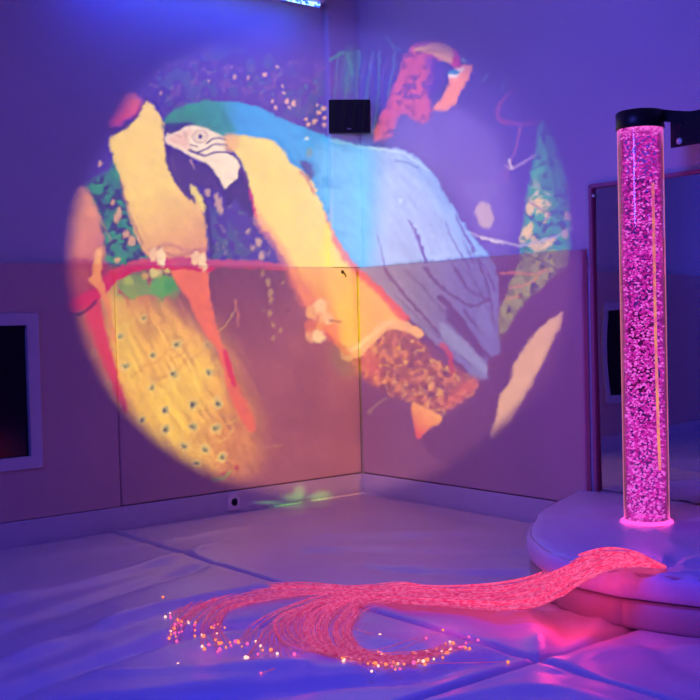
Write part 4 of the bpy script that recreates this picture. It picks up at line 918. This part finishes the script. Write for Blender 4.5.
PO = CAM - .32*CF - .20*CR + np.array([0, 0, .36])
PAX = aty(300, 265, 0) - PO; PAX /= np.linalg.norm(PAX)
PR = np.cross(PAX, [0, 0, 1.0]); PR /= np.linalg.norm(PR); PU = np.cross(PR, PAX)
FD, HALF, NG = .06, .270, 600
u = np.linspace(-HALF, HALF, NG); gu, gv = np.meshgrid(u, u, indexing='xy')
DIR = PAX + gu[..., None]*PR + gv[..., None]*PU
def t_plane(ax, val): 
    with np.errstate(divide='ignore', invalid='ignore'): t = (val-PO[ax])/DIR[..., ax]
    return np.where(t > 0, t, 1e9)
tf = t_plane(2, 0.0); best = tf; nrm = np.abs(DIR[..., 2])
for ax in (0, 1):
    tp = t_plane(ax, 0.0); tw_ = t_plane(ax, T)
    zp = PO[2]+tp*DIR[..., 2]; tt = np.where(zp < ZT, tp, tw_)
    if ax == 1:
        xcol = PO[0]+tp*DIR[..., 0]; tt = np.where((zp >= ZT) & (xcol > -.186), tp, tt)
    nrm = np.where(tt < best, np.abs(DIR[..., ax]), nrm); best = np.minimum(best, tt)
HP = PO + best[..., None]*DIR
d_ = HP-CAM; zc = d_@CF; px = 350+FPX*(d_@CR)/zc; py = 350-FPX*(d_@CU)/zc
x0_ = np.clip(np.floor(px-.5).astype(int), 0, W-2); y0_ = np.clip(np.floor(py-.5).astype(int), 0, W-2); fx = np.clip(px-.5-x0_, 0, 1)[..., None]; fy = np.clip(py-.5-y0_, 0, 1)[..., None]
Sg = (CAN[y0_, x0_]*(1-fx)+CAN[y0_, x0_+1]*fx)*(1-fy)+(CAN[y0_+1, x0_]*(1-fx)+CAN[y0_+1, x0_+1]*fx)*fy
dist = best*np.linalg.norm(DIR, axis=-1); cosw = nrm/np.linalg.norm(DIR, axis=-1)
PWR = 4300.0; INTEN = PWR/(4*math.pi)/math.pi
TR = np.clip(Sg*(dist**2/np.maximum(cosw, .12))[..., None]/INTEN, 0, 1)
inside = (np.hypot(gu, gv) < HALF*.985) ; TR *= inside[..., None]
prj = empty('effects_projector', 'black picture-wheel projector behind the camera, throwing the parrot picture on the wall', 'projector', tuple(PO - .2*PAX - np.array([0, 0, .05])))
SP = PO + FD*DIR/1.0
me = bpy.data.meshes.new('picture_slide'); V = SP.reshape(-1, 3)
idx = np.arange(NG*NG).reshape(NG, NG); Q = np.stack([idx[:-1, :-1], idx[:-1, 1:], idx[1:, 1:], idx[1:, :-1]], -1).reshape(-1, 4)
me.vertices.add(len(V)); me.vertices.foreach_set('co', V.ravel()); me.loops.add(Q.size); me.loops.foreach_set('vertex_index', Q.ravel().astype(np.int32))
me.polygons.add(len(Q)); me.polygons.foreach_set('loop_start', np.arange(0, Q.size, 4, dtype=np.int32)); me.update(calc_edges=True)
ca_ = me.color_attributes.new('film', 'FLOAT_COLOR', 'POINT'); ca_.data.foreach_set('color', np.concatenate([TR.reshape(-1, 3), np.ones((len(V), 1))], 1).ravel().astype(np.float32))
M_film = bpy.data.materials.new('slide_film'); M_film.use_nodes = True; nt = M_film.node_tree
for n in list(nt.nodes):
    if n.type != 'OUTPUT_MATERIAL': nt.nodes.remove(n)
at_ = nt.nodes.new('ShaderNodeAttribute'); at_.attribute_name = 'film'; tr_ = nt.nodes.new('ShaderNodeBsdfTransparent')
nt.links.new(at_.outputs['Color'], tr_.inputs['Color']); nt.links.new(tr_.outputs[0], nt.nodes['Material Output'].inputs['Surface'])
adopt(link('picture_slide', me, M_film), prj)
L = bpy.data.lights.new('projector_lamp', 'SPOT'); L.energy = PWR; L.spot_size = 2*math.atan(HALF*.97); L.spot_blend = .0; L.shadow_soft_size = 0.0; L.color = (1, 1, 1)
lo_ = bpy.data.objects.new('projector_lamp', L); COL.objects.link(lo_); lo_.location = PO; lo_.rotation_euler = Vector(PAX).to_track_quat('-Z', 'Y').to_euler()
# housing: body, lens hood, film holder, feet, stand
q_ = Vector(PAX).to_track_quat('Y', 'Z').to_matrix().to_4x4(); q_.translation = Vector(PO)
def pbox(name, lo, hi, mtl, bev=.006):
    bm = bmesh.new(); box_bm(bm, lo, hi, bev, 3); bmesh.ops.transform(bm, matrix=q_, verts=bm.verts); return adopt(from_bm(name, bm, mtl), prj)
pbox('housing', (-.12, -.42, -.09), (.12, -.03, .09), M_dark, .015)
for dx in (-.09, .09):
    for dy in (-.38, -.08): pbox('foot', (dx-.015, dy-.015, -.105), (dx+.015, dy+.015, -.088), M_dark, .003)
hood = lathe('lens_hood', [(.030, -.03), (.030, .075), (.034, .075), (.034, -.03)], M_dark, None, (0, 0, 0), 40)
hood.data.transform(q_ @ Matrix.Rotation(-math.pi/2, 4, 'X')); adopt(hood, prj)
st = empty('projector_stand', 'black pedestal stand under the projector behind the camera', 'stand', (PO[0]-.2*PAX[0], PO[1]-.2*PAX[1], 0))
c = np.array([PO[0]-.23*PAX[0], PO[1]-.23*PAX[1]]); zt_ = PO[2]-.23*PAX[2]-.125
tz = float(zt_-.01)
adopt(lathe('post', [(.022, 0.012), (.022, tz)], M_dark, None, (c[0], c[1], 0)), st); adopt(lathe('foot_plate', [(0, .0), (.17, .0), (.17, .012), (0, .016)], M_dark, None, (c[0], c[1], .004)), st)
tb = lathe('tray', [(0, -.012), (.20, -.012), (.20, 0), (0, 0)], M_dark, None, (c[0], c[1], tz)); adopt(tb, st)
